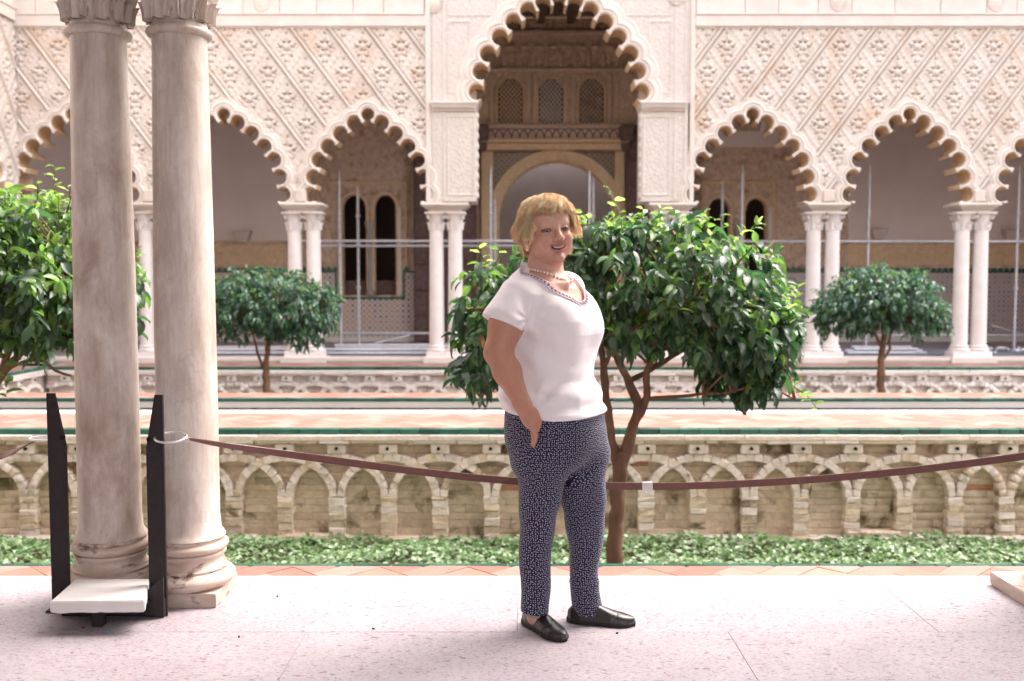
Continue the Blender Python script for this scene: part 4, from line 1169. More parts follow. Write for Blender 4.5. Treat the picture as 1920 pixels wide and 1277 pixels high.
# ============================================================ scaffolding
YS = 18.0
def SX(x): return PX(x, YS)
def SZ(y): return PZ(y, YS)
sc = empty('scaffolding', (0, 0, 0), 'galvanised tube scaffolding standing inside the far gallery', 'scaffolding')
def tube_part(name, p, q, r, mat, parent):
    b = MB(); b.tube([p, q], r, 10); return b.build(name, mat, parent, True, auto=50)
for i, (xa, xb, y, dy) in enumerate(((565, 1260, 452, 0), (565, 1260, 458.5, .7), (1240, 2040, 452.5, 0), (1240, 1460, 459, .7), (560, 900, 630, .9), (1590, 2040, 634, .9))):
    tube_part('horizontal_tube', (SX(xa), YS+dy, SZ(y)), (SX(xb), YS+dy, SZ(y)), .026, M['galv'], sc)
for (x, y, ya, dy) in ((638, 332, 668, 0), (672, 358, 640, .7), (920, 328, 668, 0), (928, 380, 660, .7), (1105, 335, 668, 0), (1112, 340, 650, .7), (1390, 325, 668, 0), (1353, 345, 650, .7), (1627, 325, 668, 0), (1906, 325, 668, 0)):
    tube_part('standard_tube', (PX(x, YS+dy), YS+dy+.05, PZ(y, YS)), (PX(x, YS+dy), YS+dy+.05, .04), .027, M['galv'], sc)
    for z in (SZ(455), SZ(540), SZ(400)):
        b = MB(); b.lathe([(.030, -.03), (.046, -.02), (.046, .02), (.030, .03)], 10, (PX(x, YS+dy), YS+dy+.05, z)); b.build('collar', M['galv'], sc, True, auto=40)
    b = MB(); b.tube([(PX(x, YS+dy), YS+dy+.05, PZ(y, YS)), (PX(x, YS+dy), YS+dy+.05, PZ(y, YS)+.14)], .017, 8); b.build('spigot', M['galv'], sc, True, auto=50)
    b = MB(); b.box(PX(x, YS+dy)-.08, PX(x, YS+dy)+.08, YS+dy-.03, YS+dy+.13, .0, .04, .005); b.build('foot_plate', M['galv'], sc)
tube_part('brace_tube', (SX(640), YS, SZ(660)), (SX(760), YS+.7, SZ(632)), .02, M['galv'], sc)
tube_part('brace_tube', (SX(1860), YS, SZ(610)), (SX(1990), YS+.7, SZ(640)), .012, M['galv'], sc)
# poles stacked on the gallery floor
def sheet(x0, x1, y0, y1, lab):
    nx, ny = 40, 8; V = []; Fc = []
    for j in range(ny+1):
        for i in range(nx+1):
            x = x0+(x1-x0)*i/nx; y = y0+(y1-y0)*j/ny
            V.append((x, y, .012+.010*noise.noise(Vector((x*3, y*4, 2)))))
    for j in range(ny):
        for i in range(nx): a = j*(nx+1)+i; Fc.append([a, a+1, a+nx+2, a+nx+1])
    o = link('protective_sheet', mesh('protective_sheet', V, Fc, True), M['sheet']); tag(o, lab, 'sheet')
sheet(-6.3, 1.2, YF+.55, YF+2.6, 'grey protective sheet on the far gallery floor left of centre')
sheet(5.0, 10.6, YF+.55, YF+2.6, 'grey protective sheet on the far gallery floor at the right')
k = 0
for (xa, xb, Y0, z, n, g_) in ((-5.4, -3.75, 17.25, .035, 5, 'left'), (-3.25, -1.25, 17.20, .035, 7, 'mid'), (5.9, 7.2, 17.3, .035, 4, 'right'), (-3.0, -1.3, 18.5, .03, 3, 'mid')):
    for i in range(n):
        b = MB(); yy = Y0+i*.13; zz = z+(.055 if i % 2 else 0)+.02*(i//2); sl = random.uniform(-.03, .03)
        x0 = xa+random.uniform(-.15, .15); x1 = xb+random.uniform(-.2, .15)
        b.tube([(x0, yy, zz), (x1, yy+sl, zz)], .025, 8)
        o = b.build('scaffold_pole', M['galv_pale'] if i % 3 else M['galv'], None, True, auto=50)
        where = {'left': 'behind the left far orange tree', 'mid': 'between the left white column pairs', 'right': 'behind the right far orange tree'}[g_]
        tag(o, 'loose pale scaffold pole lying %s' % where, 'pole', 'scaffold poles stacked %s' % where)
        if i == 2 and g_ == 'mid':
            for dx, mm in ((.3, 'blue'), (.36, 'red')):
                t_ = MB(); t_.tube([(x0+dx, yy, zz), (x0+dx+.05, yy, zz)], .027, 8); t_.build('tape_band', M[mm], o)
for i in range(34):
    b = MB(); x = random.uniform(8.35, 10.2); y = random.uniform(17.2, 17.9); z = .03+.04*random.random()*2; a = random.uniform(0, 3.1)
    d = Vector((math.cos(a), math.sin(a)*.6, random.uniform(-.2, .2)))*.10
    b.tube([Vector((x, y, z))-d, Vector((x, y, z)), Vector((x, y, z))+d], [.022, .035, .022], 6)
    o = b.build('scaffold_clamp', M['galv'], None, True, auto=40); tag(o, 'small steel scaffold clamp in the heap on the floor at the right edge', 'clamp', 'scaffold clamps heaped on the floor at the right edge')
# ============================================================ ORANGE TREES
def leaf_mat(name, c1, c2, trans=.35, rough=.34):
    m, n, b = new_mat(name); t = NT(n)
    geo = t.node('ShaderNodeNewGeometry')
    f = t.noise(t.coords('Object'), 3.0, 3); rnd = geo.outputs['Random Per Island']
    oi = t.node('ShaderNodeObjectInfo')
    mix = t.math('FRACT', t.math('ADD', rnd, oi.outputs['Random']))
    c = t.mix(mix, c1, c2)
    t.set(b, 'Base Color', c); b.inputs['Roughness'].default_value = rough; b.inputs['Specular IOR Level'].default_value = .75
    tr = n.nodes.new('ShaderNodeBsdfTranslucent'); hs = t.node('ShaderNodeHueSaturation'); hs.inputs['Value'].default_value = 2.0; hs.inputs['Saturation'].default_value = 1.1
    t.l.new(c, hs.inputs['Color']); t.l.new(hs.outputs[0], tr.inputs['Color'])
    ms = n.nodes.new('ShaderNodeMixShader'); ms.inputs[0].default_value = trans
    out = n.nodes['Material Output']
    n.links.new(b.outputs[0], ms.inputs[1]); n.links.new(tr.outputs[0], ms.inputs[2]); n.links.new(ms.outputs[0], out.inputs['Surface'])
    return m
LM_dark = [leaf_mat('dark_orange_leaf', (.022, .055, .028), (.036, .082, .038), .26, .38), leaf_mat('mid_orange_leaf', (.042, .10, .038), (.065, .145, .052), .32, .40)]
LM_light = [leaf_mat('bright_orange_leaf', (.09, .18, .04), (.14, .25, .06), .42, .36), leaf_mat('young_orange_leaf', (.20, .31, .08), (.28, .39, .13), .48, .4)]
LM_far = [leaf_mat('far_dark_leaf', (.035, .088, .060), (.052, .12, .080), .22, .34), leaf_mat('far_mid_leaf', (.055, .14, .07), (.08, .18, .085), .3, .34)]
LM_cover = [leaf_mat('ground_cover_leaf', (.08, .15, .055), (.14, .23, .09), .3, .4), leaf_mat('pale_ground_cover_leaf', (.20, .29, .15), (.30, .38, .25), .3, .45)]
M['dead'] = leaf_mat('withered_leaf', (.42, .20, .06), (.52, .30, .12), .3, .6)
def leaf_mesh(name, L, W, fold, droop, wav, mat, seg=6, curl=0.0):
    V = []; Fc = []
    ph = random.uniform(0, 6)
    for i in range(seg+1):
        t = i/seg; x = L*t*(1-.10*droop*t); z = -droop*L*.38*t*t
        w_ = W*.5*(math.sin(math.pi*t**.85)**.8 if 0 < t < 1 else 0.02)
        wv = wav*W*math.sin(t*9+ph); cz = curl*W*t
        V += [(x, -w_, z+fold*w_+wv*.5+cz), (x, 0, z), (x, w_, z+fold*w_-wv*.5-cz)]
    for i in range(seg):
        a = i*3; Fc += [[a, a+3, a+4, a+1], [a+1, a+4, a+5, a+2]]
    b = MB(); b.add(V, Fc)
    me = mesh(name, b.v, b.f, True); me.materials.append(mat); return me
def leaf_set(mats, L0, L1, wr=.44, n=4):
    out = []
    for m in mats:
        for k in range(n):
            L = random.uniform(L0, L1)
            out.append(leaf_mesh('leaf', L, L*wr*random.uniform(.8, 1.15), random.uniform(.25, .8), random.uniform(.2, 1.1), random.uniform(0, .25), m, curl=random.uniform(-.25, .25)))
    return out
def orient(p, d, roll):
    """leaf at p pointing along d, with its upper face turned as far up as it can, then rolled"""
    x = d.normalized(); up = Vector((0, 0, 1))
    y = up.cross(x)
    if y.length < .05: y = Vector((0, 1, 0)).cross(x)
    y.normalize(); z = x.cross(y)
    Mx = Matrix((x, y, z)).transposed().to_4x4()
    return Matrix.Translation(p) @ Mx @ Matrix.Rotation(roll, 4, 'X')
def grow_leaves(ells, exclude, n_twigs, leaves_fn, per=(5, 9), shell=.55, spread=.5, young=None, up_from=.35, seedz=0, bias=0.0):
    items = []; twigs = []
    vols = [e[1][0]*e[1][1]*e[1][2] for e in ells]; tot = sum(vols)
    tries = 0
    while len(twigs) < n_twigs and tries < n_twigs*30:
        tries += 1
        e = random.choices(ells, vols)[0]
        d = Vector((random.gauss(0, 1), random.gauss(0, 1), random.gauss(0, 1))).normalized()
        r = random.uniform(shell, 1)**.6 if random.random() < .8 else random.uniform(.1, 1)
        # lumpy outline
        lump = 1+.16*noise.noise(d*2.6+Vector(e[0])*1.3+Vector((seedz, 0, 0)))*2
        p = Vector(e[0])+Vector((d.x*e[1][0], d.y*e[1][1], d.z*e[1][2]))*r*lump
        if exclude and exclude(p): continue
        deep = min(((p-Vector(q[0])).x/q[1][0])**2+((p-Vector(q[0])).y/q[1][1])**2+((p-Vector(q[0])).z/q[1][2])**2 for q in ells)
        if deep < .25 and random.random() < .6: continue
        twigs.append((p, d, r, e))
    for p, d, r, e in twigs:
        hn = (p.z-e[0][2])/e[1][2]                     # -1 bottom .. 1 top
        ax = (d+Vector((0, 0, .5 if hn > .3 else -.35))+Vector((random.gauss(0, .3), random.gauss(0, .3), random.gauss(0, .25)))).normalized()
        kind = 'young' if (hn > up_from and r > .8 and random.random() < (young or 0)) else 'old'
        n = random.randint(*per)
        for k in range(n):
            an = k*2.4+random.uniform(-.3, .3)
            s_ = ax.cross(Vector((0, 0, 1)));
            if s_.length < .1: s_ = Vector((1, 0, 0))
            s_.normalize(); t_ = ax.cross(s_)
            side = s_*math.cos(an)+t_*math.sin(an)
            dirn = ax*random.uniform(.25, .8)+side*random.uniform(.5, .95)
            dirn.z -= random.uniform(.15, 1.0) if kind == 'old' else random.uniform(-.5, .2)
            pos = p-ax*(.016*k*spread)*2+Vector((random.gauss(0, .008), random.gauss(0, .008), random.gauss(0, .008)))
            sc_ = random.uniform(.72, 1.15)*(.85 if kind == 'young' else 1)
            items.append((leaves_fn(kind, hn, r), orient(pos, dirn, random.gauss(0, .45)) @ Matrix.Scale(sc_, 4)))
    return items, twigs
def branch_mesh(root, name, pts, r0, r1, seg=10, jit=.05, n=10):
    # smooth the polyline
    pts = [Vector(p) for p in pts]; out = []
    for i in range(len(pts)-1):
        p0 = pts[max(i-1, 0)]; p1 = pts[i]; p2 = pts[i+1]; p3 = pts[min(i+2, len(pts)-1)]
        for k in range(n):
            t = k/n
            out.append(.5*((2*p1)+(p2-p0)*t+(2*p0-5*p1+4*p2-p3)*t*t+(3*p1-p0-3*p2+p3)*t**3))
    out.append(pts[-1]); m = len(out)
    out = [p+Vector((noise.noise(p*9), noise.noise(p*9+Vector((7, 0, 0))), 0))*r0*.35 for p in out]
    rads = [(r0+(r1-r0)*(i/(m-1)))*(1+.22*noise.noise(out[i]*16)) for i in range(m)]
    b = MB(); b.tube(out, rads, seg, jit=jit)
    return b.build(name, M['bark'], root, True)
def twigs_mesh(root, twigs, anchors, frac=.5, name='twigs'):
    b = MB()
    for p, d, r, e in twigs:
        if random.random() > frac: continue
        a = min(anchors, key=lambda q: (q-p).length+random.uniform(0, .15))
        mid = (a+p)/2+Vector((random.gauss(0, .04), random.gauss(0, .04), random.uniform(-.02, .06)))
        b.tube([a, a.lerp(mid, .6), mid, mid.lerp(p, .6), p], [.011, .009, .007, .005, .003], 4)
    if b.v: o = b.build(name, M['bark'], root, True); o['kind'] = 'stuff'
def place_leaves(root, items, limit=300):
    # the nearest and outermost leaves are parts, the rest one joined part
    items.sort(key=lambda it: it[1].translation.y+random.uniform(0, .25))
    for me, Mx in items[:limit]:
        o = bpy.data.objects.new('leaf', me); COL.objects.link(o); o.parent = root; o.matrix_local = Mx
    join_items('foliage', items[limit:], root, smooth=True)

# --- big near tree
YT = 6.3; ppm = F_PX/YT
def E(x, y, rx, ry, Y=YT, d=.7): p = P(x, y, Y); return ((p.x, Y, p.z), (rx/F_PX*Y, d, ry/F_PX*Y))
big = empty('orange_tree', (0, 0, 0), 'large orange tree with broad glossy crown close behind the standing person', 'tree')
ells = [E(1250, 520, 215, 120, d=.75), E(1290, 610, 195, 110, d=.8), E(1400, 620, 115, 120, YT-.05, .55), E(935, 570, 104, 92, YT, .5), E(898, 650, 68, 105, YT, .45), E(960, 640, 80, 80, YT+.1, .45), E(1060, 500, 110, 75, d=.6), E(1420, 690, 70, 80, YT-.1, .4), E(1120, 450, 90, 60, d=.55), E(1240, 440, 110, 45, d=.5), E(1460, 590, 50, 60), E(1335, 680, 80, 70, YT+.1, .5)]
def ex_big(p):
    x = 960+p.x/p.y*F_PX; y = 525-(p.z-CAM_H)/p.y*F_PX
    if 1000 < x < 1320 and y > 668: return True
    if 940 < x <= 1000 and y > 720: return True
    if x > 1505 or y > 765: return True
    if 1110 < x < 1290 and y > 640 and random.random() < .6: return True
    if x < 846 or y < 385: return True
    return False
LS_old = leaf_set(LM_dark, .085, .125, .46); LS_br = leaf_set(LM_light[:1], .075, .11, .44); LS_y = leaf_set(LM_light, .055, .085, .46); LS_dead = leaf_set([M['dead']], .06, .09, .3, 2)
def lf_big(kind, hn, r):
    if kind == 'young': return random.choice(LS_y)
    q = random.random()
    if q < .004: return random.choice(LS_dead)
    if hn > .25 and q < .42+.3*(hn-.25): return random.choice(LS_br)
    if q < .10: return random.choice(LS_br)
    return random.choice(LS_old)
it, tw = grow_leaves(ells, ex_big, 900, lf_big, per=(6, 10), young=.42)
# spikes of young shoots above the crown
def shoot(pts, mats, sz=1.0, n=7, spread=.05):
    out = []
    for i in range(n):
        t = i/(n-1); k = t*(len(pts)-1); j = min(int(k), len(pts)-2); p = pts[j].lerp(pts[j+1], k-j)
        a = i*2.4; d = Vector((math.cos(a), math.sin(a)*.8, random.uniform(.1, .6)))
        out.append((random.choice(mats), orient(p, d, random.gauss(0, .5)) @ Matrix.Scale(sz*random.uniform(.75, 1.1), 4)))
    return out
sh = MB()
for (xa, ya, xb, yb, n) in ((1168, 440, 1140, 352, 8), (1350, 450, 1352, 405, 6), (1270, 430, 1262, 392, 5), (1190, 430, 1205, 392, 5), (1225, 430, 1238, 400, 4), (905, 520, 898, 465, 6), (925, 500, 935, 468, 5), (1440, 560, 1470, 518, 5), (1100, 430, 1092, 398, 5), (1310, 440, 1318, 408, 5), (1480, 720, 1535, 770, 7), (1455, 700, 1500, 745, 6)):
    a = P(xa, ya, YT); c = P(xb, yb, YT-.1); m_ = (a+c)/2+Vector((.02, 0, .01))
    sh.tube([a, m_, c], [.006, .004, .002], 5); it += shoot([a, m_, c], LS_y if yb < 600 else LS_br+LS_y, 1.0, n)
o = sh.build('shoots', leaf_mat('green_stem', (.10, .16, .05), (.14, .2, .06), .1), big); o['kind'] = 'stuff'
place_leaves(big, it)
tp = lambda x, y, dy=0: P(x, y, YT+dy)
base = Vector((tp(1152, 1050).x, YT, ZG-.05))
branch_mesh(big, 'trunk', [base, tp(1152, 1060), tp(1156, 960), tp(1160, 880), tp(1163, 846)], .054, .046, 14)
b1 = [tp(1160, 880), tp(1146, 820), tp(1138, 750), tp(1132, 690), tp(1122, 620), tp(1100, 550)]
b2 = [tp(1162, 880), tp(1180, 820), tp(1195, 775), tp(1188, 735, .05), tp(1172, 700, .08), tp(1150, 660, .1), tp(1075, 600, .15), tp(960, 600, .1)]
b3 = [tp(1195, 780), tp(1212, 745), tp(1212, 700, -.05), tp(1230, 650, -.1), tp(1260, 590, -.1), tp(1300, 520)]
b4 = [tp(1212, 748), tp(1250, 745, -.1), tp(1290, 742, -.15), tp(1320, 738, -.2), tp(1370, 735, -.2), tp(1430, 720, -.2), tp(1490, 750, -.2)]
b5 = [tp(1180, 715, .1), tp(1225, 690, .15), tp(1290, 650, .2), tp(1360, 610, .2), tp(1430, 590, .2)]
b6 = [tp(1132, 690), tp(1160, 640, -.1), tp(1215, 600, -.2), tp(1290, 580, -.3)]
for q, ra, rb in ((b1, .035, .014), (b2, .042, .012), (b3, .031, .010), (b4, .015, .005), (b5, .020, .007), (b6, .017, .006)): branch_mesh(big, 'branch', q, ra, rb)
anch = [Vector(p) for q in (b1[2:], b2[4:], b3[2:], b4[1:], b5[1:], b6[1:]) for p in q]
twigs_mesh(big, tw, anch, .22)

# --- left near tree
YL = 6.0
lt = empty('orange_tree', (0, 0, 0), 'orange tree at the left frame edge behind the two close marble columns', 'tree')
ellL = [E(40, 500, 190, 160, YL, .75), E(-120, 520, 160, 160, YL, .7), E(150, 560, 125, 120, YL, .6), E(20, 430, 120, 80, YL, .6), E(120, 640, 90, 60, YL, .5)]
def ex_l(p):
    x = 960+p.x/p.y*F_PX; y = 525-(p.z-CAM_H)/p.y*F_PX
    return x > 272 or y > 690 or (x < 60 and y > 650) or y < 358
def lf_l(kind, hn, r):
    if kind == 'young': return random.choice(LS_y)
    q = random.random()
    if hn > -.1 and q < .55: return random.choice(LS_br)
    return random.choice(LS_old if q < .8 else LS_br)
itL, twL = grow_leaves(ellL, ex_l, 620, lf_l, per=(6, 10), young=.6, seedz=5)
sh = MB()
for (xa, ya, xb, yb, n) in ((95, 400, 100, 312, 10), (60, 400, 70, 345, 6), (20, 400, 12, 352, 6), (125, 400, 128, 350, 6)):
    a = P(xa, ya, YL); c = P(xb, yb, YL-.1); m_ = (a+c)/2+Vector((.02, 0, .01))
    sh.tube([a, m_, c], [.006, .004, .002], 5); itL += shoot([a, m_, c], LS_y, 1.0, n)
a = P(0, 640, YL-.3); c = P(12, 745, YL-.35); itL += shoot([a, c.lerp(a, .3), c], LS_br, 1.1, 10)
o = sh.build('shoots', M['bark'], lt); o['kind'] = 'stuff'
place_leaves(lt, itL)
tq = lambda x, y, dy=0: P(x, y, YL+dy)
branch_mesh(lt, 'trunk', [Vector((tq(-45, 900).x, YL, ZG-.05)), tq(-45, 900), tq(-35, 780), tq(-20, 730)], .060, .048, 14)
q1 = [tq(-25, 740), tq(15, 690), tq(45, 655), tq(95, 600), tq(140, 540)]; q2 = [tq(-22, 740), tq(-12, 680), tq(0, 620), tq(20, 540)]; q3 = [tq(-30, 740), tq(-80, 680), tq(-120, 600)]
q4 = [tq(20, 688), tq(55, 676, -.1), tq(80, 677, -.15), tq(105, 695, -.2), tq(135, 705, -.2)]; q5 = [tq(0, 705), tq(12, 672), tq(30, 640), tq(60, 590)]
for q, ra, rb in ((q1, .030, .011), (q2, .028, .011), (q3, .03, .011), (q4, .012, .007), (q5, .022, .009)): branch_mesh(lt, 'branch', q, ra, rb)
twigs_mesh(lt, twL, [Vector(p) for q in (q1[2:], q2[2:], q3[1:], q5[1:]) for p in q], .22)

# --- two small far trees
LS_f = leaf_set(LM_far, .085, .12, .42); LS_fy = leaf_set([LM_light[0]], .06, .09, .44)
def far_tree(label, Y, tx, ty, ell, ex, sticks, seedz):
    r_ = empty('orange_tree', (0, 0, 0), label, 'tree')
    def lf(kind, hn, r):
        if kind == 'young' and random.random() < .6: return random.choice(LS_fy)
        return random.choice(LS_f) if random.random() < .93 else random.choice(LS_fy)
    it, tw = grow_leaves(ell, ex, 820, lf, per=(5, 9), young=.3, seedz=seedz)
    place_leaves(r_, it)
    for q, ra, rb in sticks: branch_mesh(r_, 'trunk' if q is sticks[0][0] else 'branch', q, ra, rb, 10)
    twigs_mesh(r_, tw, [Vector(p) for p in sticks[0][0][2:]]+[Vector(s[0][-1]) for s in sticks], .2)
Y1 = 14.0; T = lambda x, y, Y=Y1: P(x, y, Y)
far_tree('small round orange tree in the far garden, left of the person', Y1, 500, 737,
         [E(520, 570, 120, 66, Y1, .75), E(440, 590, 85, 55, Y1, .6), E(590, 585, 58, 52, Y1, .5), E(480, 535, 90, 34, Y1, .6), E(560, 625, 60, 35, Y1, .5)],
         lambda p: (525-(p.z-CAM_H)/p.y*F_PX) > 655 or (abs(960+p.x/p.y*F_PX-505) < 40 and (525-(p.z-CAM_H)/p.y*F_PX) > 635) or (960+p.x/p.y*F_PX) > 640,
         [([Vector((T(500, 740).x, Y1, ZG)), T(500, 735), T(499, 690), T(502, 650), T(510, 600)], .062, .028), ([T(497, 695), T(484, 665), T(478, 640), T(465, 600)], .022, .012), ([T(503, 650), T(530, 610), T(560, 590)], .022, .01), ([T(497, 696), T(489, 683)], .025, .02)], 9)
far_tree('small dome-crowned orange tree in the far garden on the right', Y1, 1655, 737,
         [E(1650, 560, 118, 60, Y1, .75), E(1585, 590, 72, 50, Y1, .55), E(1720, 590, 62, 48, Y1, .5), E(1650, 525, 80, 32, Y1, .6), E(1560, 570, 40, 40, Y1, .4)],
         lambda p: (525-(p.z-CAM_H)/p.y*F_PX) > 640,
         [([Vector((T(1652, 740).x, Y1, ZG)), T(1652, 735), T(1651, 690), T(1655, 650), T(1660, 600)], .065, .035), ([T(1655, 675), T(1668, 655), T(1668, 635), T(1680, 600)], .025, .015), ([T(1653, 650), T(1640, 625), T(1620, 590)], .028, .014)], 13)

# --- ground cover
def ground_cover(name, n, x0, x1, y0, y1, zt, seedv):
    me_set = [leaf_mesh('cover_leaf', random.uniform(.045, .07), random.uniform(.03, .045), .3, .5, .1, m, 3) for m in LM_cover+[LM_cover[0]]*2 for _ in range(3)]
    items = []
    for i in range(n):
        x = random.uniform(x0, x1); y = random.uniform(y0, y1)
        hh = zt*(.55+.7*noise.noise(Vector((x*1.7+seedv, y*2.2, 0)))+.25*noise.noise(Vector((x*6, y*6, 3))))
        z = ZG+.02+max(.03, hh)*random.uniform(.35, 1)
        a = random.uniform(0, 6.28); d = Vector((math.cos(a), math.sin(a), random.uniform(-.3, .7)))
        items.append((random.choice(me_set), orient(Vector((x, y, z)), d, random.gauss(0, .5))))
    o = join_items(name, items, None, True); return o
gc = ground_cover('ground_cover', 17000, -5.6, 5.6, 8.05, 9.12, .16, 0)
tag(gc, 'low green leafy ground cover along the foot of the near garden wall', 'ground cover')
gc2 = ground_cover('ground_cover', 5000, -7, 7, 5.0, 8.15, .12, 4)
tag(gc2, 'sparser ground cover on the hidden floor of the near sunken garden', 'ground cover')

# ============================================================ ROPE BARRIER
bs = empty('barrier_stand', (-1.58, 3.85, 0), 'dark brown steel barrier stand with two blade-shaped posts around a marble slab', 'barrier stand')
def blade(x, y, flip, tilt):
    """flat steel bar whose top is cut to a slanted point"""
    w_, t_ = .070, .012; H = .862
    prof = [(0, 0), (w_, 0), (w_, .655), (w_*.46, H), (0, H)] if not flip else [(0, 0), (w_, 0), (w_, H), (w_*.54, H), (0, .655)]
    # hole for the ring
    b = MB(); n = len(prof)
    V = [(p[0]-w_/2, -t_/2, p[1]) for p in prof]+[(p[0]-w_/2, t_/2, p[1]) for p in prof]
    b.add(V, [list(range(n)), list(range(n, 2*n))[::-1]]+[[i, i+n, (i+1) % n+n, (i+1) % n] for i in range(n)])
    o = b.build('post', M['steel'], bs); o.matrix_local = Matrix.Translation((x+1.58, y-3.85, 0)) @ Matrix.Rotation(tilt, 4, 'Z')
    b2 = MB(); b2.tube([(0, -.0075, 0), (0, .0075, 0)], .010, 14); q = b2.build('ring_hole', M['hole'], o); q.location = ((.020 if not flip else -.022), 0, .690)
    bm = bmesh.new(); bm.from_mesh(o.data); bmesh.ops.bevel(bm, geom=list(bm.edges), offset=.0012, segments=1, affect='EDGES'); bm.to_mesh(o.data); bm.free()
    return o
xl, xr = -1.768, -1.369
blade(xl, 3.84, False, R(4)); blade(xr, 3.79, True, R(-4))
b = MB(); b.box(xl+.03, xr+.03, 3.770, 3.782, .004, .074, .001); b.box(xl+.01, xr+.0, 3.845, 3.857, .004, .074, .001); b.box(xl+.04, xr-.02, 3.62, 3.845, .066, .0765, .001)
V = [(xr-.13, 3.758, .030), (xr+.03, 3.758, .004), (xr+.03, 3.758, .16), (xr-.13, 3.769, .030), (xr+.03, 3.769, .004), (xr+.03, 3.769, .16)]
b.add(V, [[0, 1, 2], [5, 4, 3], [0, 3, 4, 1], [1, 4, 5, 2], [2, 5, 3, 0]])
o = b.build('base_frame', M['steel'], bs); o.location = (1.58, -3.85, 0)
b = MB(); b.box(-1.575, -1.535, 3.66, 3.70, .0, .066, .003); o = b.build('foot', M['steel'], bs); o.location = (1.58, -3.85, 0)
# marble slab
c4 = [(-1.695, 3.585), (-1.352, 3.60), (-1.424, 3.762), (-1.452, 3.872), (-1.722, 3.868)]
c4 = [(-1.695, 3.585), (-1.352, 3.60), (-1.432, 3.868), (-1.722, 3.864)]
bm = bmesh.new(); lo = [bm.verts.new((x+1.58, y-3.7, .078)) for x, y in c4]; hi = [bm.verts.new((x+1.58, y-3.7, .123)) for x, y in c4]
bm.faces.new(lo[::-1]); bm.faces.new(hi)
for i in range(4): bm.faces.new([lo[i], lo[(i+1) % 4], hi[(i+1) % 4], hi[i]])
bmesh.ops.bevel(bm, geom=list(bm.edges), offset=.004, segments=2, affect='EDGES')
bmesh.ops.subdivide_edges(bm, edges=[e for e in bm.edges if e.calc_length() > .1], cuts=14, use_grid_fill=True)
for v in bm.verts:
    if v.co.z < .085: v.co += Vector((0, 0, .0045*noise.noise(Vector((v.co.x*40, v.co.y*40, 0)))))
me = bpy.data.meshes.new('marble_slab'); bm.to_mesh(me); bm.free()
o = link('marble_slab', me, M['slab'], None, (-1.58, 3.7, 0)); tag(o, 'thick white marble slab lying on the foot of the steel barrier stand', 'slab')

def strap(name, pts, width, twist, label, t_=.004):
    """leather strap; twist(t) gives the rotation of the band about its run"""
    r_ = empty(name, (0, 0, 0), label, 'strap'); out = []
    n = 14
    for i in range(len(pts)-1):
        p0 = pts[max(i-1, 0)]; p1 = pts[i]; p2 = pts[i+1]; p3 = pts[min(i+2, len(pts)-1)]
        for k in range(n):
            t = k/n; out.append(.5*((2*p1)+(p2-p0)*t+(2*p0-5*p1+4*p2-p3)*t*t+(3*p1-p0-3*p2+p3)*t**3))
    out.append(pts[-1]); m = len(out); V = []; Fc = []
    for i, p in enumerate(out):
        tg = (out[min(i+1, m-1)]-out[max(i-1, 0)]).normalized(); up = Vector((0, 0, 1)); s_ = tg.cross(up).normalized(); u_ = s_.cross(tg)
        a = twist(i/(m-1)); wd = u_*math.cos(a)+s_*math.sin(a); th = tg.cross(wd)
        w2 = width/2*(.35 if i == 0 else 1)
        for (cw, ct) in ((-1, -1), (1, -1), (1, 1), (-1, 1)): V.append(p+wd*w2*cw+th*t_/2*ct)
    for i in range(m-1):
        for k in range(4): Fc.append([i*4+k, i*4+(k+1) % 4, i*4+4+(k+1) % 4, i*4+4+k])
    Fc += [[3, 2, 1, 0], [(m-1)*4+k for k in range(4)]]
    b = MB(); b.add(V, Fc); b.build('leather_band', M['leather'], r_); return r_, out
pr = [P(352, 823, 3.78), P(430, 836, 3.81), P(600, 860, 3.95), P(800, 886, 4.05), P(980, 903, 4.08), P(1215, 912, 4.06), P(1450, 904, 4.02), P(1700, 883, 3.97), P(1960, 850, 3.90), P(2150, 825, 3.86)]
rs, line = strap('barrier_strap', pr, .030, lambda t: 1.15*max(0, 1-t*4.2)+.10, 'long brown leather barrier strap sagging behind the person with white sleeve')
# ring through the right post and clamp
def ring_at(root, c, rx, rz, tilt, yaw, rr=.0042):
    b = MB(); pts = [Vector((rx*math.cos(a), rz*math.sin(a), 0)) for a in [2*math.pi*i/40 for i in range(40)]]
    Mx = Matrix.Translation(c) @ Matrix.Rotation(yaw, 4, 'Z') @ Matrix.Rotation(tilt, 4, 'X')
    b.tube([Mx @ p for p in pts], rr, 8, closed=True); return b.build('ring', M['chrome'], root, True)
c0 = P(320, 820, 3.785); ring_at(rs, c0, .060, .045, R(18), R(-3))
p = P(349, 824, 3.78); b = MB(); b.box(-.014, .014, -.012, .012, -.008, .008, .002); o = b.build('clamp', M['chrome'], rs); o.location = p; o.rotation_euler = (0, R(15), 0)
bp = P(1214, 912, 4.055); b = MB(); b.box(-.021, .021, -.006, .006, -.0185, .0185, .0015)
for dx in (-.012, .012):
    for dz in (-.011, .011): b.box(dx-.0015, dx+.0015, -.0075, -.005, dz-.0015, dz+.0015)
o = b.build('white_sleeve', M['edge_marble'], rs); o.location = bp; o.rotation_euler = (0, R(-1), 0)
pl = [P(62, 829, 3.93), P(30, 845, 3.98), P(0, 856, 4.02), P(-60, 872, 4.05), P(-200, 890, 4.0)]
ls, _ = strap('barrier_strap', pl, .030, lambda t: 1.2*max(0, 1-t*1.5)+.25, 'short brown leather barrier strap leaving the frame at the left')
ring_at(ls, P(82, 822, 3.915), .052, .016, R(20), R(8))
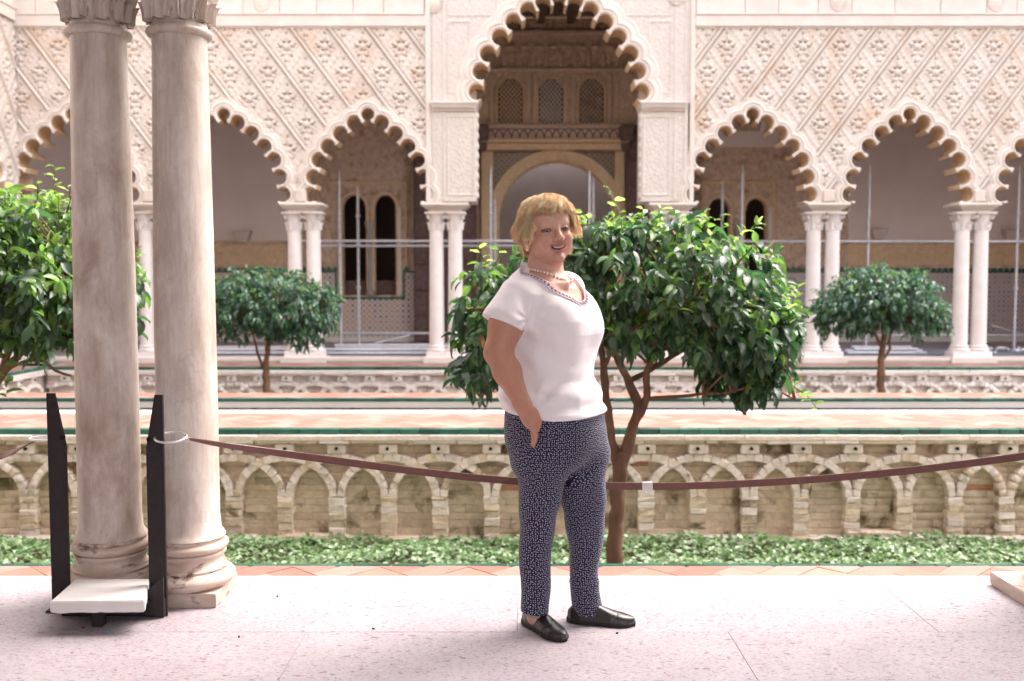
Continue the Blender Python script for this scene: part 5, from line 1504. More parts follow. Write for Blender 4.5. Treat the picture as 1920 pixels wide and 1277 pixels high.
# litter specks of the floor
for (x, y, c_) in ((205, 1187, 'blue'), (156, 1178, 'hole'), (1157, 1188, 'hole'), (700, 1180, 'hole'), (520, 1119, 'hole'), (448, 1195, 'hole')):
    p = P(x, y, 3.6); t = CAM_H/(CAM_H-p.z); p = Vector((p.x*t, p.y*t, .002))
    b = MB(); b.box(-.005, .005, -.003, .003, -.002, .003, .001); o = b.build('litter_crumb', M[c_] if c_ == 'hole' else mottled('teal_scrap', (.1, .35, .35), (.1, .4, .4), 5, .5, 0)); o.location = p; o.rotation_euler = (0, 0, x)
    tag(o, ('tiny teal scrap of litter on the floor in front of the stand' if x == 205 else 'tiny black crumb of litter just left of the teal scrap by the stand') if x < 300 else 'tiny dark crumb of litter on the marble floor', 'litter', None if x < 300 else 'dark crumbs on the marble floor')
# ============================================================ PERSON
# --- signed distance modelling helpers
def smin(a, b, k):
    h = np.clip(.5+.5*(b-a)/k, 0, 1); return b+(a-b)*h-k*h*(1-h)
def smax(a, b, k): return -smin(-a, -b, k)
def ell(p, c, r):
    q = p-np.array(c); r = np.array(r); k0 = np.linalg.norm(q/r, axis=1); k1 = np.linalg.norm(q/(r*r), axis=1)
    return k0*(k0-1)/np.maximum(k1, 1e-9)
def cone(p, a, b, ra, rb):
    a = np.array(a); b = np.array(b); ab = b-a; t = np.clip(((p-a) @ ab)/(ab @ ab), 0, 1)
    return np.linalg.norm(p-a-t[:, None]*ab, axis=1)-(ra+(rb-ra)*t)
def polycone(p, pts, rad, k=.012):
    d = None
    for i in range(len(pts)-1):
        c = cone(p, pts[i], pts[i+1], rad[i], rad[i+1]); d = c if d is None else smin(d, c, k)
    return d
def surf_nets(f, xs, ys, zs, blk=6, proj=1):
    nx, ny, nz = len(xs), len(ys), len(zs)
    Vv = np.full((nx, ny, nz), 1.0, np.float32)
    def ev(P_):
        out = np.empty(len(P_), np.float32)
        for i in range(0, len(P_), 250000): out[i:i+250000] = f(P_[i:i+250000])
        return out
    bx = [np.arange(0, n, blk) for n in (nx, ny, nz)]
    cs = []; info = []
    for i in bx[0]:
        i1 = min(i+blk, nx)
        for j in bx[1]:
            j1 = min(j+blk, ny)
            for k in bx[2]:
                k1 = min(k+blk, nz)
                cs.append(((xs[i]+xs[i1-1])/2, (ys[j]+ys[j1-1])/2, (zs[k]+zs[k1-1])/2))
                info.append((i, i1, j, j1, k, k1, .5*math.sqrt((xs[i1-1]-xs[i])**2+(ys[j1-1]-ys[j])**2+(zs[k1-1]-zs[k])**2)))
    cd_ = ev(np.array(cs)); pend = []; slots = []
    for d, (i, i1, j, j1, k, k1, rad) in zip(cd_, info):
        if abs(d) > rad*1.6+.02: Vv[i:i1, j:j1, k:k1] = 1.0 if d > 0 else -1.0; continue
        G = np.stack(np.meshgrid(xs[i:i1], ys[j:j1], zs[k:k1], indexing='ij'), -1).reshape(-1, 3); pend.append(G); slots.append((i, i1, j, j1, k, k1))
    vals = ev(np.concatenate(pend)); o = 0
    for (i, i1, j, j1, k, k1), G in zip(slots, pend):
        Vv[i:i1, j:j1, k:k1] = vals[o:o+len(G)].reshape(i1-i, j1-j, k1-k); o += len(G)
    S = Vv < 0
    cnt = sum(S[a:nx-1+a, b:ny-1+b, c:nz-1+c].astype(np.int8) for a in (0, 1) for b in (0, 1) for c in (0, 1))
    act = np.argwhere((cnt > 0) & (cnt < 8)); I, J, K = act.T
    acc = np.zeros((len(act), 3)); num = np.zeros(len(act))
    cor = {(a, b, c): Vv[I+a, J+b, K+c].astype(float) for a in (0, 1) for b in (0, 1) for c in (0, 1)}
    cp = lambda a, b, c: np.stack([xs[I+a], ys[J+b], zs[K+c]], -1)
    for e0 in cor:
        for ax in range(3):
            if e0[ax] == 1: continue
            e1 = tuple(v+(1 if q == ax else 0) for q, v in enumerate(e0))
            va, vb = cor[e0], cor[e1]; m = (va < 0) != (vb < 0); t = np.where(m, va/np.where(m, va-vb, 1), 0)
            acc += np.where(m[:, None], cp(*e0)+(cp(*e1)-cp(*e0))*t[:, None], 0); num += m
    V = acc/num[:, None]
    idx = np.full((nx-1, ny-1, nz-1), -1, np.int64); idx[I, J, K] = np.arange(len(act))
    Fs = []
    for ax in range(3):
        sl0 = [slice(None)]*3; sl1 = [slice(None)]*3; sl0[ax] = slice(0, -1); sl1[ax] = slice(1, None)
        ch = S[tuple(sl0)] != S[tuple(sl1)]; E_ = np.argwhere(ch)
        b, c = [(1, 2), (2, 0), (0, 1)][ax]
        E_ = E_[(E_[:, b] > 0) & (E_[:, c] > 0) & (E_[:, b] < idx.shape[b]) & (E_[:, c] < idx.shape[c])]
        def at(db, dc):
            q = E_.copy(); q[:, b] -= db; q[:, c] -= dc; return idx[q[:, 0], q[:, 1], q[:, 2]]
        q = np.stack([at(1, 1), at(0, 1), at(0, 0), at(1, 0)], -1)
        inside_ = S[E_[:, 0], E_[:, 1], E_[:, 2]]
        q[~inside_] = q[~inside_][:, ::-1]; Fs.append(q)
    Fq = np.concatenate(Fs); Fq = Fq[(Fq >= 0).all(1)]
    for _ in range(proj):
        h = 1e-3; d = f(V); g = np.stack([(f(V+np.eye(3)[a]*h)-f(V-np.eye(3)[a]*h))/(2*h) for a in range(3)], -1)
        n2 = np.maximum((g*g).sum(1), .05); st = -(d/n2)[:, None]*g; ln = np.linalg.norm(st, axis=1)
        V = V+st*np.minimum(1, .004/np.maximum(ln, 1e-9))[:, None]
    return V, Fq
def np_mesh(name, V, Fq, mat, parent, smooth=True, col=None, vec=None):
    me = bpy.data.meshes.new(name); me.vertices.add(len(V)); me.vertices.foreach_set('co', np.asarray(V, float).ravel())
    k = Fq.shape[1]; me.loops.add(Fq.size); me.loops.foreach_set('vertex_index', Fq.ravel().astype(np.int32))
    me.polygons.add(len(Fq)); me.polygons.foreach_set('loop_start', (np.arange(len(Fq))*k).astype(np.int32)); me.update(calc_edges=True)
    if smooth: me.shade_smooth()
    if col is not None:
        a = me.color_attributes.new('skin_tint', 'FLOAT_COLOR', 'POINT'); a.data.foreach_set('color', np.concatenate([col, np.ones((len(col), 1))], 1).ravel())
    if vec is not None:
        a = me.attributes.new('cloth_uv', 'FLOAT_VECTOR', 'POINT'); a.data.foreach_set('vector', vec.ravel())
    return link(name, me, mat, parent)
def grid(a, b, h): return np.arange(a, b+h, h)

# --- materials
def skin_mat():
    m, n, b = new_mat('warm_skin'); t = NT(n)
    at = t.node('ShaderNodeAttribute', attribute_name='skin_tint'); v = t.coords()
    f = t.noise(v, 60, 4, .6); c = t.mix(t.fr(f, .35, .7, 0, .38), at.outputs['Color'], (.40, .17, .10), 'MIX')
    fr_ = t.noise(v, 190, 2, .5); c = t.mix(t.fr(fr_, .60, .70, 0, .14), c, (.25, .10, .05))
    t.set(b, 'Base Color', c); b.inputs['Roughness'].default_value = .44; b.inputs['Specular IOR Level'].default_value = .45
    b.inputs['Subsurface Weight'].default_value = .12; b.inputs['Subsurface Radius'].default_value = (.02, .008, .004); b.inputs['Subsurface Scale'].default_value = .5
    t.bump(t.noise(v, 260, 4, .6), .25, .0012, b); return m
M['skin'] = skin_mat()
def shirt_mat():
    m, n, b = new_mat('white_cotton_knit'); t = NT(n); v = t.coords()
    c = t.ramp(t.noise(v, 4, 3), [(.3, (.80, .75, .77)), (.7, (.86, .82, .83))]); t.set(b, 'Base Color', c)
    b.inputs['Roughness'].default_value = .85; b.inputs['Specular IOR Level'].default_value = .2; b.inputs['Sheen Weight'].default_value = .25
    wv = t.node('ShaderNodeTexWave', wave_type='BANDS', bands_direction='Z'); t.l.new(v, wv.inputs['Vector']); wv.inputs['Scale'].default_value = 180
    t.bump(t.noise(v, 9, 5), .5, .012, b); return m
M['shirt'] = shirt_mat()
def trouser_mat():
    m, n, b = new_mat('navy_dotted_cotton'); t = NT(n)
    at = t.node('ShaderNodeAttribute', attribute_name='cloth_uv')
    vo = t.node('ShaderNodeTexVoronoi', voronoi_dimensions='2D', feature='F1'); t.l.new(at.outputs['Vector'], vo.inputs['Vector']); vo.inputs['Scale'].default_value = 134; vo.inputs['Randomness'].default_value = .6
    c = t.mix(t.fr(vo.outputs['Distance'], .155, .22, 1, 0), (.011, .013, .045), (.64, .63, .72)); t.set(b, 'Base Color', c)
    b.inputs['Roughness'].default_value = .8; b.inputs['Specular IOR Level'].default_value = .25; b.inputs['Sheen Weight'].default_value = .1
    t.bump(t.noise(t.mapping(t.coords(), (1, 1, .6)), 13, 4), .6, .014, b); return m
M['trousers'] = trouser_mat()
M['shoe'] = mottled('black_leather', (.010, .009, .010), (.018, .016, .017), 30, .34, .25, .001, spec=.6, bscale=120)
M['rubber'] = mottled('black_rubber_sole', (.012, .011, .012), (.02, .018, .02), 30, .6, .1)
M['sock'] = mottled('pale_hosiery', (.42, .30, .27), (.48, .36, .33), 30, .6, .1)
M['pearl'] = mottled('cream_pearl', (.80, .66, .56), (.86, .74, .65), 30, .18, 0, spec=.7, coat=.5)
M['coral'] = mottled('coral_pearl', (.70, .30, .18), (.78, .40, .26), 30, .2, 0, spec=.7, coat=.5)
M['eye'] = mottled('eye_white', (.62, .56, .54), (.68, .62, .60), 30, .15, 0, spec=.6)
M['iris'] = mottled('brown_iris', (.02, .012, .008), (.04, .025, .015), 60, .08, 0, spec=.7)
M['teeth'] = mottled('teeth', (.74, .68, .60), (.80, .74, .66), 30, .25, 0)
M['mouth'] = mottled('dark_mouth', (.05, .012, .010), (.07, .018, .015), 30, .5, 0)
M['trim'] = mottled('lilac_trim_cord', (.58, .47, .54), (.68, .57, .64), 60, .7, .3, .001)
M['keyhole'] = mottled('dark_trim_opening', (.035, .02, .035), (.06, .035, .06), 30, .6, 0)
def hair_mat():
    m, n, b = new_mat('blonde_hair'); t = NT(n)
    geo = t.node('ShaderNodeNewGeometry'); r_ = t.math('ADD', t.math('MULTIPLY', geo.outputs['Random Per Island'], .25), t.math('MULTIPLY', t.node('ShaderNodeAttribute', attribute_name='lock_tone').outputs['Fac'], .75))
    c = t.ramp(r_, [(0, (.62, .37, .18)), (.25, (.90, .64, .36)), (.5, (1.0, .82, .54)), (.78, (1.0, .92, .72)), (1, (1.0, .98, .88))])
    t.set(b, 'Base Color', c); b.inputs['Roughness'].default_value = .42; b.inputs['Specular IOR Level'].default_value = .5
    tr = n.nodes.new('ShaderNodeBsdfTranslucent'); t.l.new(c, tr.inputs['Color']); ms = n.nodes.new('ShaderNodeMixShader'); ms.inputs[0].default_value = .5
    n.links.new(b.outputs[0], ms.inputs[1]); n.links.new(tr.outputs[0], ms.inputs[2]); n.links.new(ms.outputs[0], n.nodes['Material Output'].inputs['Surface']); return m
M['hair'] = hair_mat()
M['hair_base'] = mottled('hair_under_layer', (.66, .42, .22), (.94, .70, .42), 40, .6, .8, .004, bscale=90, stretch=(1, 1, .4))

# --- frames
YB = 3.69
F_ = np.array([math.cos(R(35)), -math.sin(R(35)), 0]); Rr = np.array([-math.sin(R(35)), -math.cos(R(35)), 0])   # front, her right
XC = PX(1041, YB)
def zpx(y, Y=YB): return PZ(y, Y)
def W(x, y, Y): return np.array(P(x, y, Y))
def interp(z, tab):
    zs_ = [t[0] for t in tab]; return [np.interp(z, zs_, [t[k] for t in tab]) for k in range(1, len(tab[0]))]
def torso_field(tab, p, ex=2.3):
    """tab rows: z, x centre offset along the picture-independent world X, front radius a, side radius b, centre shift along front"""
    cx, a, b_, cf = interp(p[:, 2], tab)
    q = p-np.stack([XC+cx, np.full(len(p), YB), p[:, 2]], -1)
    f_ = q @ F_-cf; r_ = q @ Rr
    g = (np.abs(f_/a)**ex+np.abs(r_/b_)**ex)**(1/ex)
    return (g-1)*np.minimum(a, b_)
def u2x(xpx): return PX(xpx, YB)-XC
# silhouettes measured on the photograph: (y, left x, right x)
def rows(data, b0):
    out = []
    for (y, xl_, xr_, bb) in data:
        z = zpx(y); c = (u2x(xl_)+u2x(xr_))/2; half = (u2x(xr_)-u2x(xl_))/2
        # half^2 = (.82 a)^2 + (.57 b)^2
        a = math.sqrt(max(.05**2, half**2-(.574*bb)**2))/.819
        out.append((z, c, a, bb, 0.0))
    return sorted(out)
TOR = rows([(500, 978, 1058, .075), (515, 962, 1070, .115), (530, 950, 1082, .155), (550, 946, 1094, .180), (575, 944, 1106, .178), (600, 944, 1117, .172), (625, 945, 1119, .170), (650, 946, 1113, .172), (680, 944, 1112, .176), (710, 942, 1113, .182), (740, 941, 1124, .192), (765, 941, 1136, .202), (800, 940, 1142, .205), (850, 962, 1138, .19)], 0)
HIP = rows([(740, 952, 1120, .185), (765, 950, 1129, .190), (800, 949, 1134, .190), (830, 955, 1134, .186), (860, 962, 1132, .18), (900, 968, 1130, .17)], 0)
sh_c = np.array([XC+u2x(1012), YB, zpx(548)])
RS = sh_c+Rr*.165+np.array([0, 0, -.020])      # her right shoulder (towards the camera)
LSH = sh_c-Rr*.165+np.array([.01, 0, -.005])
ELB = W(934, 660, 3.50); WRI = W(979, 757, 3.47); HAN = W(991, 779, 3.485)
ELB2 = LSH+np.array([.0, .10, -.27]); WRI2 = LSH+np.array([.06, .06, -.47])
def bust(p):
    d = None
    for s_ in (-1, 1):
        c = np.array([XC+u2x(1041), YB, zpx(612)])+F_*.060+Rr*.078*s_
        e = ell(p, c, (.090, .090, .125)); d = e if d is None else np.minimum(d, e)
    return d
def shirt_solid(p):
    d = torso_field(TOR, p)
    d = smin(d, bust(p)+.004, .045)
    slv = polycone(p, [RS+np.array([0.012, 0, .012]), RS*.45+ELB*.55+np.array([-.002, 0, .034])], [.066, .077], .02)
    d = smin(d, slv, .035)
    slv2 = polycone(p, [LSH+np.array([0, 0, .015]), LSH*.55+ELB2*.45], [.070, .074], .02)
    d = smin(d, slv2, .035)
    return smax(d, p[:, 2]-zpx(493), .01)
def folds(p):
    x, y, z = p.T
    r_ = (p-np.array([XC, YB, 0])) @ F_
    f1 = .0030*np.sin(z*62+r_*30+2*np.sin(r_*14))*np.clip((.98-z)/.10, 0, 1)*np.clip((z-.80)/.05, 0, 1)
    dp = np.linalg.norm(p-HAN-np.array([.03, 0, .02]), axis=1)            # creases fanning from the pocket
    an = np.arctan2(z-HAN[2]-.02, x-HAN[0]-.02)
    f2 = .0028*np.sin(an*9)*np.exp(-(dp/.085)**2)*np.clip(dp/.05-.4, 0, 1)*(z > .86)
    du = np.linalg.norm(p-(RS+np.array([.07, 0, -.09])), axis=1); an2 = np.arctan2(z-RS[2]+.07, x-RS[0]-.05)
    f3 = .0030*np.sin(an2*7+1)*np.exp(-(du/.11)**2)*np.clip(du/.06-.5, 0, 1)
    f4 = .0030*np.sin((x*.8+z*1.0)*45)*np.exp(-(((z-1.02)/.10)**2))*np.clip((XC+.02-x)/.10, 0, 1)
    f5 = .006*np.exp(-((x-(XC+u2x(1092)+(z-.95)*.18))/.018)**2)*np.clip((1.0-z)/.1, 0, 1)*np.clip((z-.82)/.05, 0, 1)
    f6 = .0030*np.sin((z-x*.55)*70+np.sin(x*25)*1.3)*np.exp(-((z-.905)/.05)**2)*np.clip((XC+.12-x)/.12, 0, 1)
    f7 = .0035*np.sin((x-XC)*48+(z-1.2)*26)*np.exp(-((z-1.155)/.05)**2)*np.clip((XC-.03-x)/.05, 0, 1)
    band = -.0016*(z < HEM(p)+.022)
    return 2.6*f1+1.4*f2+2.4*f3+2.6*f4-f5+1.5*f6+1.6*f7+band+.0022*np.sin(x*37+z*23)*np.sin(z*31-x*11)
NK = np.array([XC+u2x(1020), YB, zpx(508)])     # neck base centre
def neck_cut(p):
    """region removed from the shirt: inside the scoop neckline"""
    q = p-NK; f_ = q @ F_; r_ = q @ Rr; z = p[:, 2]
    # lower edge of the opening: drops towards the front
    low = zpx(497)+.010-np.clip(f_+.055, 0, .150)*.96+.30*np.clip(np.abs(r_)-.03, 0, 1)*(f_ > .0)*np.clip(f_/.05, 0, 1)*.0
    hw = .088+.055*np.clip(f_+.02, 0, .08)/.08-np.clip(f_-.05, 0, 1)*.65
    e = np.sqrt((r_/.118)**2+((f_-.036)/.118)**2)
    return np.maximum((e-1)*.10, (low-z)*.8)
HEM = lambda p: zpx(769)+.000-.028*np.clip(((p-np.array([XC, YB, 0])) @ Rr)/.19, -1, 1)*.35 -.018*np.clip(((p-np.array([XC, YB, 0])) @ F_+.05)/.15, -.6, 1)+ .012
def shirt(p):
    d = shirt_solid(p)+folds(p)
    # hem, sleeve ends, neckline
    d = smax(d, HEM(p)-p[:, 2], .006)
    for A, B, t_ in ((RS, ELB, .52), (LSH, ELB2, .42)):
        ax = (B-A)/np.linalg.norm(B-A); tt = (p-A) @ ax; L = np.linalg.norm(B-A)
        near = np.linalg.norm(p-A-tt[:, None]*ax, axis=1)
        cut = tt-L*t_+.010*((p-A) @ F_)/.07*(-1)
        torso = torso_field(TOR, p)
        cutm = np.where((near < .105) & (torso > .014) & (tt < L*.85), cut, -1)
        d = np.maximum(d, np.minimum(cutm, .5)*.9)
    return smax(d, -neck_cut(p), .005)

# --- head frame
HC = W(1026, 431, YB-.015); yaw = R(20); roll = R(7); pit = R(2)
Fv = np.array([math.sin(yaw), -math.cos(yaw), 0]); Lv = np.array([math.cos(yaw), math.sin(yaw), 0]); Uv = np.array([0, 0, 1.0])
Lv2 = Lv*math.cos(roll)+Uv*math.sin(roll); Uv2 = Uv*math.cos(roll)-Lv*math.sin(roll)
Fv2 = Fv*math.cos(pit)-Uv2*math.sin(pit); Uv2 = Uv2*math.cos(pit)+Fv*math.sin(pit)
HB = np.stack([Lv2, Fv2, Uv2])            # rows: her left, forward, up
def toh(p): return (p-HC) @ HB.T
def fromh(q): return np.array(q) @ HB+HC
HS = 1.06
def mouth_z(x): return -.0635+.009*(np.abs(x)/.027)**2
def head_sdf(p):
    q = toh(p)/HS; x, y, z = q.T; ax = np.abs(x); qs = np.stack([ax, y, z], -1)
    d = ell(q, (0, -.010, .026), (.076, .088, .080))
    d = smin(d, ell(q, (0, .030, .040), (.066, .055, .050)), .02)
    d = smin(d, ell(q, (0, .030, -.038), (.060, .058, .068)), .022)
    d = smin(d, ell(qs, (.034, .044, -.042), (.033, .040, .041)), .018)       # cheeks
    d = smin(d, ell(qs, (.036, .069, -.030), (.024, .019, .021)), .012)       # cheek apples of a smile
    d = smin(d, ell(q, (0, .072, -.097), (.024, .022, .018)), .016)           # chin
    d = smin(d, ell(q, (0, .030, -.098), (.040, .038, .024)), .018)            # soft under-chin
    d = smin(d, ell(qs, (.046, .004, -.068), (.021, .048, .029)), .02)         # jaw angle
    d = smin(d, cone(qs, (.0, .084, .018), (.044, .071, .019), .0085, .0075), .014)   # brow
    d = smax(d, -ell(qs, (.033, .100, -.002), (.019, .016, .0110)), .014)     # socket
    d = smin(d, ell(qs, (.032, .0725, -.001), (.0165, .0150, .0128)), .004)   # lids
    d = smin(d, cone(q, (0, .086, .004), (0, .106, -.024), .0080, .0105), .014)
    d = smin(d, ell(q, (0, .106, -.028), (.0125, .0120, .0105)), .008)
    d = smin(d, ell(qs, (.0130, .096, -.031), (.0080, .010, .0075)), .008)
    d = smax(d, -ell(qs, (.0066, .103, -.0400), (.0040, .006, .0032)), .003)
    d = smax(d, -cone(qs, (.020, .096, -.036), (.037, .088, -.060), .0012, .0018), .010)  # laugh line
    mz = mouth_z(np.clip(ax, 0, .03))
    d = smin(d, ell(np.stack([x, y, z-mz+.0665], -1), (0, .082, -.066), (.030, .016, .020)), .016)
    up = np.sqrt(((y-(.0985-.26*ax))/1.0)**2+(z-mz-.0076)**2)-.0034*np.clip(1.1-(ax/.031)**2, .1, 1)
    lo = np.sqrt(((y-(.0970-.26*ax))/1.0)**2+(z-mz+.0082)**2)-.0046*np.clip(1.1-(ax/.029)**2, .1, 1)
    lips = np.where(ax < .031, np.minimum(up, lo), .05)
    d = smin(d, lips, .005)
    slot = np.maximum(np.sqrt(((z-mz)/1.0)**2+0*x)-.0050*np.sqrt(np.clip(1-(ax/.0265)**2, 0.0, 1)), np.maximum(.078-y, ax-.0265))
    d = smax(d, -slot, .002)
    slit = ell(qs, (.0325, .090, -.0014-0*0), (.0138, .010, .0041))
    d = smax(d, -slit, .0015)
    for s_ in (-1, 1):
        e = ell(q, (s_*.079, -.004, -.014), (.010, .021, .032)); e = smax(e, -ell(q, (s_*.090, .002, -.010), (.008, .011, .018)), .006)
        d = smin(d, e, .006)
    return d*HS
CH = [XC+u2x(1046), YB, zpx(546)]
NB = np.array([NK[0]+.000, YB+.015, zpx(522)])
def body_sdf(p):
    d = np.full(len(p), 9.0)
    top = p[:, 2] > 1.25
    hd = np.full(len(p), 9.0)
    if top.any(): hd[top] = head_sdf(p[top])
    neck = cone(p, HC+HB[1]*-.022-HB[2]*.055, NB, .060, .068)
    neck = smin(neck, cone(p, HC+HB[1]*.008-HB[2]*.110, NB+F_*.012+np.array([0, 0, .0]), .036, .048), .03)
    tors = torso_field(TOR, p)+.009+.014*np.clip((zpx(600)-p[:, 2])/.05, 0, 1)+.030*np.clip((zpx(735)-p[:, 2])/.05, 0, 1)
    tors = smin(tors, bust(p)+.014, .045)
    tors = np.where(p[:, 2] < .66, 9, tors)
    tors = smax(tors, p[:, 2]-zpx(508)-.0, .07)
    tors = smax(tors, .68-p[:, 2], .01)
    # trapezius and collar region
    sh = cone(p, NB+np.array([0, 0, -.015]), RS-Rr*.03+np.array([0, 0, .0]), .050, .050)
    sh2 = cone(p, NB+np.array([0, 0, -.015]), LSH+Rr*.03, .050, .050)
    d = smin(tors, smin(sh, sh2, .03), .03)
    d = smin(d, neck, .030)
    d = smin(d, hd, .012)
    # her right arm
    arm = polycone(p, [RS, RS*.5+ELB*.5, ELB], [.058, .061, .049], .02)
    fo = ELB*.62+WRI*.38
    arm = smin(arm, polycone(p, [ELB, fo, WRI], [.047, .0485, .029], .02), .018)
    arm = smin(arm, ell(p, ELB+np.array([-.010, .0, -.004]), (.036, .036, .036)), .012)
    hnd = smin(cone(p, WRI, HAN, .029, .031), ell(p, HAN+np.array([.006, .004, -.012]), (.026, .030, .038)), .015)
    arm = smin(arm, hnd, .018)
    ki = np.array([.020, .0, -.008]);
    for k, (dy, L, s_) in enumerate(((-.020, .070, .9), (-.006, .082, 1), (.009, .078, 1), (.022, .062, .85))):
        a = HAN+np.array([.016-.004*k, dy+.008, -.036]); b_ = a+np.array([.012, .010, -L*.5]); c = b_+np.array([-.006, .006, -L*.42])
        arm = smin(arm, polycone(p, [a, b_, c], [.0085*s_, .0078*s_, .0065*s_], .004), .006)
    th = HAN+np.array([.030, -.004, .004]); arm = smin(arm, polycone(p, [th-np.array([.01, 0, -.01]), th+np.array([.008, .004, -.028]), th+np.array([.002, .008, -.055])], [.012, .0105, .008], .004), .008)
    d = smin(d, arm, .016)
    arm2 = polycone(p, [LSH, ELB2, WRI2, WRI2+np.array([.02, -.03, -.05])], [.056, .045, .030, .030], .02)
    for k in range(4):
        a = WRI2+np.array([.02+.013*k, -.03, -.07]); arm2 = smin(arm2, polycone(p, [a, a+np.array([.0, -.01, -.04]), a+np.array([0, -.0, -.07])], [.0085, .0078, .0065], .004), .006)
    d = smin(d, arm2, .016)
    for (ax_, ay, hx, hy) in LEGS:
        lg = polycone(p, [(hx, hy, .80), (.35*hx+.65*ax_, .35*hy+.65*ay, .45), (ax_, ay, .11), (ax_, ay, .05)], [.070, .046, .036, .034], .03)
        d = smin(d, lg, .03)
    for (sx, sy, ex, ey) in FEET:
        d = smin(d, cone(p, (sx, sy, .036), (ex, ey, .022), .020, .012), .02)
    return d
# legs: ankle x,y then hip x,y
ARx, ARy = PX(1005, 3.64), 3.64; ALx, ALy = PX(1103, 3.735), 3.735
LEGS = [(ARx, ARy, XC-.05, YB-.065), (ALx, ALy, XC+.05, YB+.06)]
# shoes: heel to toe on the floor
def flo(x, y):
    p = P(x, y, 3.6); t = CAM_H/(CAM_H-p.z); return np.array([p.x*t, p.y*t, 0])
S1a, S1b = flo(997, 1172), flo(1043, 1196)
S2a, S2b = flo(1086, 1166), flo(1178, 1172)
FEET = [(S1a[0], S1a[1], S1b[0], S1b[1]), (S2a[0], S2a[1], S2b[0], S2b[1])]
xs_ = grid(XC-.30, XC+.24, .0034); ys_ = grid(YB-.32, YB+.30, .0034)
zs_ = np.concatenate([np.arange(.01, 1.30, .007), np.arange(1.30, 1.64, .0026)])
Vb, Fb = surf_nets(body_sdf, xs_, ys_, zs_)
person = empty('person', (XC, YB, 0), 'woman with short blonde hair, white top and dotted navy trousers, hand in pocket', 'person')
off = np.array([XC, YB, 0])
# skin tint
q = toh(Vb)/HS; ax = np.abs(q[:, 0]); col = np.tile(np.array([.62, .375, .295]), (len(Vb), 1))
def paint(w_, c): 
    global col
    w_ = np.clip(w_, 0, 1)[:, None]; col = col*(1-w_)+np.array(c)*w_
g_ = lambda c, r: np.exp(-(((ax-c[0])/r[0])**2+((q[:, 1]-c[1])/r[1])**2+((q[:, 2]-c[2])/r[2])**2))
arm_m = (Vb[:, 2] < 1.27) & (Vb[:, 2] > .70)
paint(arm_m*.9, (.44, .215, .14))
paint(g_((.040, .070, -.035), (.022, .03, .022))*.55, (.50, .17, .13)); paint(g_((0, .115, -.040), (.013, .02, .012))*.5, (.48, .17, .13)); paint(g_((0, .08, -.105), (.03, .03, .02))*.35, (.46, .18, .14))
mz = mouth_z(np.clip(ax, 0, .03)); dz = q[:, 2]-mz
lip = (ax < .031) & (q[:, 1] > .080) & (np.abs(dz) < .0135*np.sqrt(np.clip(1-(ax/.031)**2, 0, 1))+.0008)
paint(lip*.75, (.42, .12, .10))
brow = np.exp(-((q[:, 2]-(.021+.004*np.sin((ax-.012)/.04*3.14)))/.0032)**2)*((ax > .012) & (ax < .050) & (q[:, 1] > .05)); paint(brow*.5, (.46, .28, .16))
lash = (((ax-.0332)/.0175)**2+((q[:, 2]+.0004)/.0074)**2 < 1) & (q[:, 1] > .05); paint(lash*.9, (.09, .04, .03))
und = np.exp(-(((ax-.032)/.016)**2+((q[:, 2]+.012)/.006)**2))*(q[:, 1] > .05); paint(und*.3, (.40, .18, .14))
np_mesh('person_body', Vb-off, Fb, M['skin'], person, col=col)

# eyes, mouth interior, teeth
for s_ in (-1, 1):
    b = MB(); b.lathe([(.0122*math.sin(math.pi*i/12), -.0122*math.cos(math.pi*i/12)) for i in range(13)], 20, cap=False)
    o = b.build('eyeball', M['eye'], person, True)
    ib = MB(); ib.lathe([(0, .01255), (.0035, .0122), (.0068, .0107), (.0074, .0099)], 18, cap=False); io = ib.build('iris', M['iris'], o, True)
    c = fromh((s_*.0325*HS, .0730*HS, -.0010*HS))
    gaze = (np.array([0, 0, 1.30])-c)+np.array([.35, 0, -.1]); gaze /= np.linalg.norm(gaze)
    o.matrix_local = Matrix.Translation(Vector(c-off)) @ Vector(gaze).to_track_quat('Z', 'Y').to_matrix().to_4x4()
def hv(x, y, z): return Vector(fromh((x*HS, y*HS, z*HS))-off)
b = MB(); V = []; n = 14
for i in range(n+1):
    x = -.019+.038*i/n; z0 = mouth_z(abs(x)); V += [hv(x, .0925-.25*abs(x), z0+.0062), hv(x, .0930-.25*abs(x), z0+.0006)]
b.add(V, [[2*i, 2*i+1, 2*i+3, 2*i+2] for i in range(n)]); b.build('teeth', M['teeth'], person, True)
b = MB(); V = []
for i in range(n+1):
    x = -.027+.054*i/n; z0 = mouth_z(abs(x)); V += [hv(x, .081-.1*abs(x), z0+.009), hv(x, .081-.1*abs(x), z0-.009)]
b.add(V, [[2*i, 2*i+1, 2*i+3, 2*i+2] for i in range(n)]); b.build('mouth_interior', M['mouth'], person, True)

# --- shirt
xs_ = grid(XC-.30, XC+.24, .005); ys_ = grid(YB-.32, YB+.30, .005); zs_ = grid(zpx(790), zpx(480), .0045)
Vs, Fs_ = surf_nets(shirt, xs_, ys_, zs_)
np_mesh('shirt', Vs-off, Fs_, M['shirt'], person)
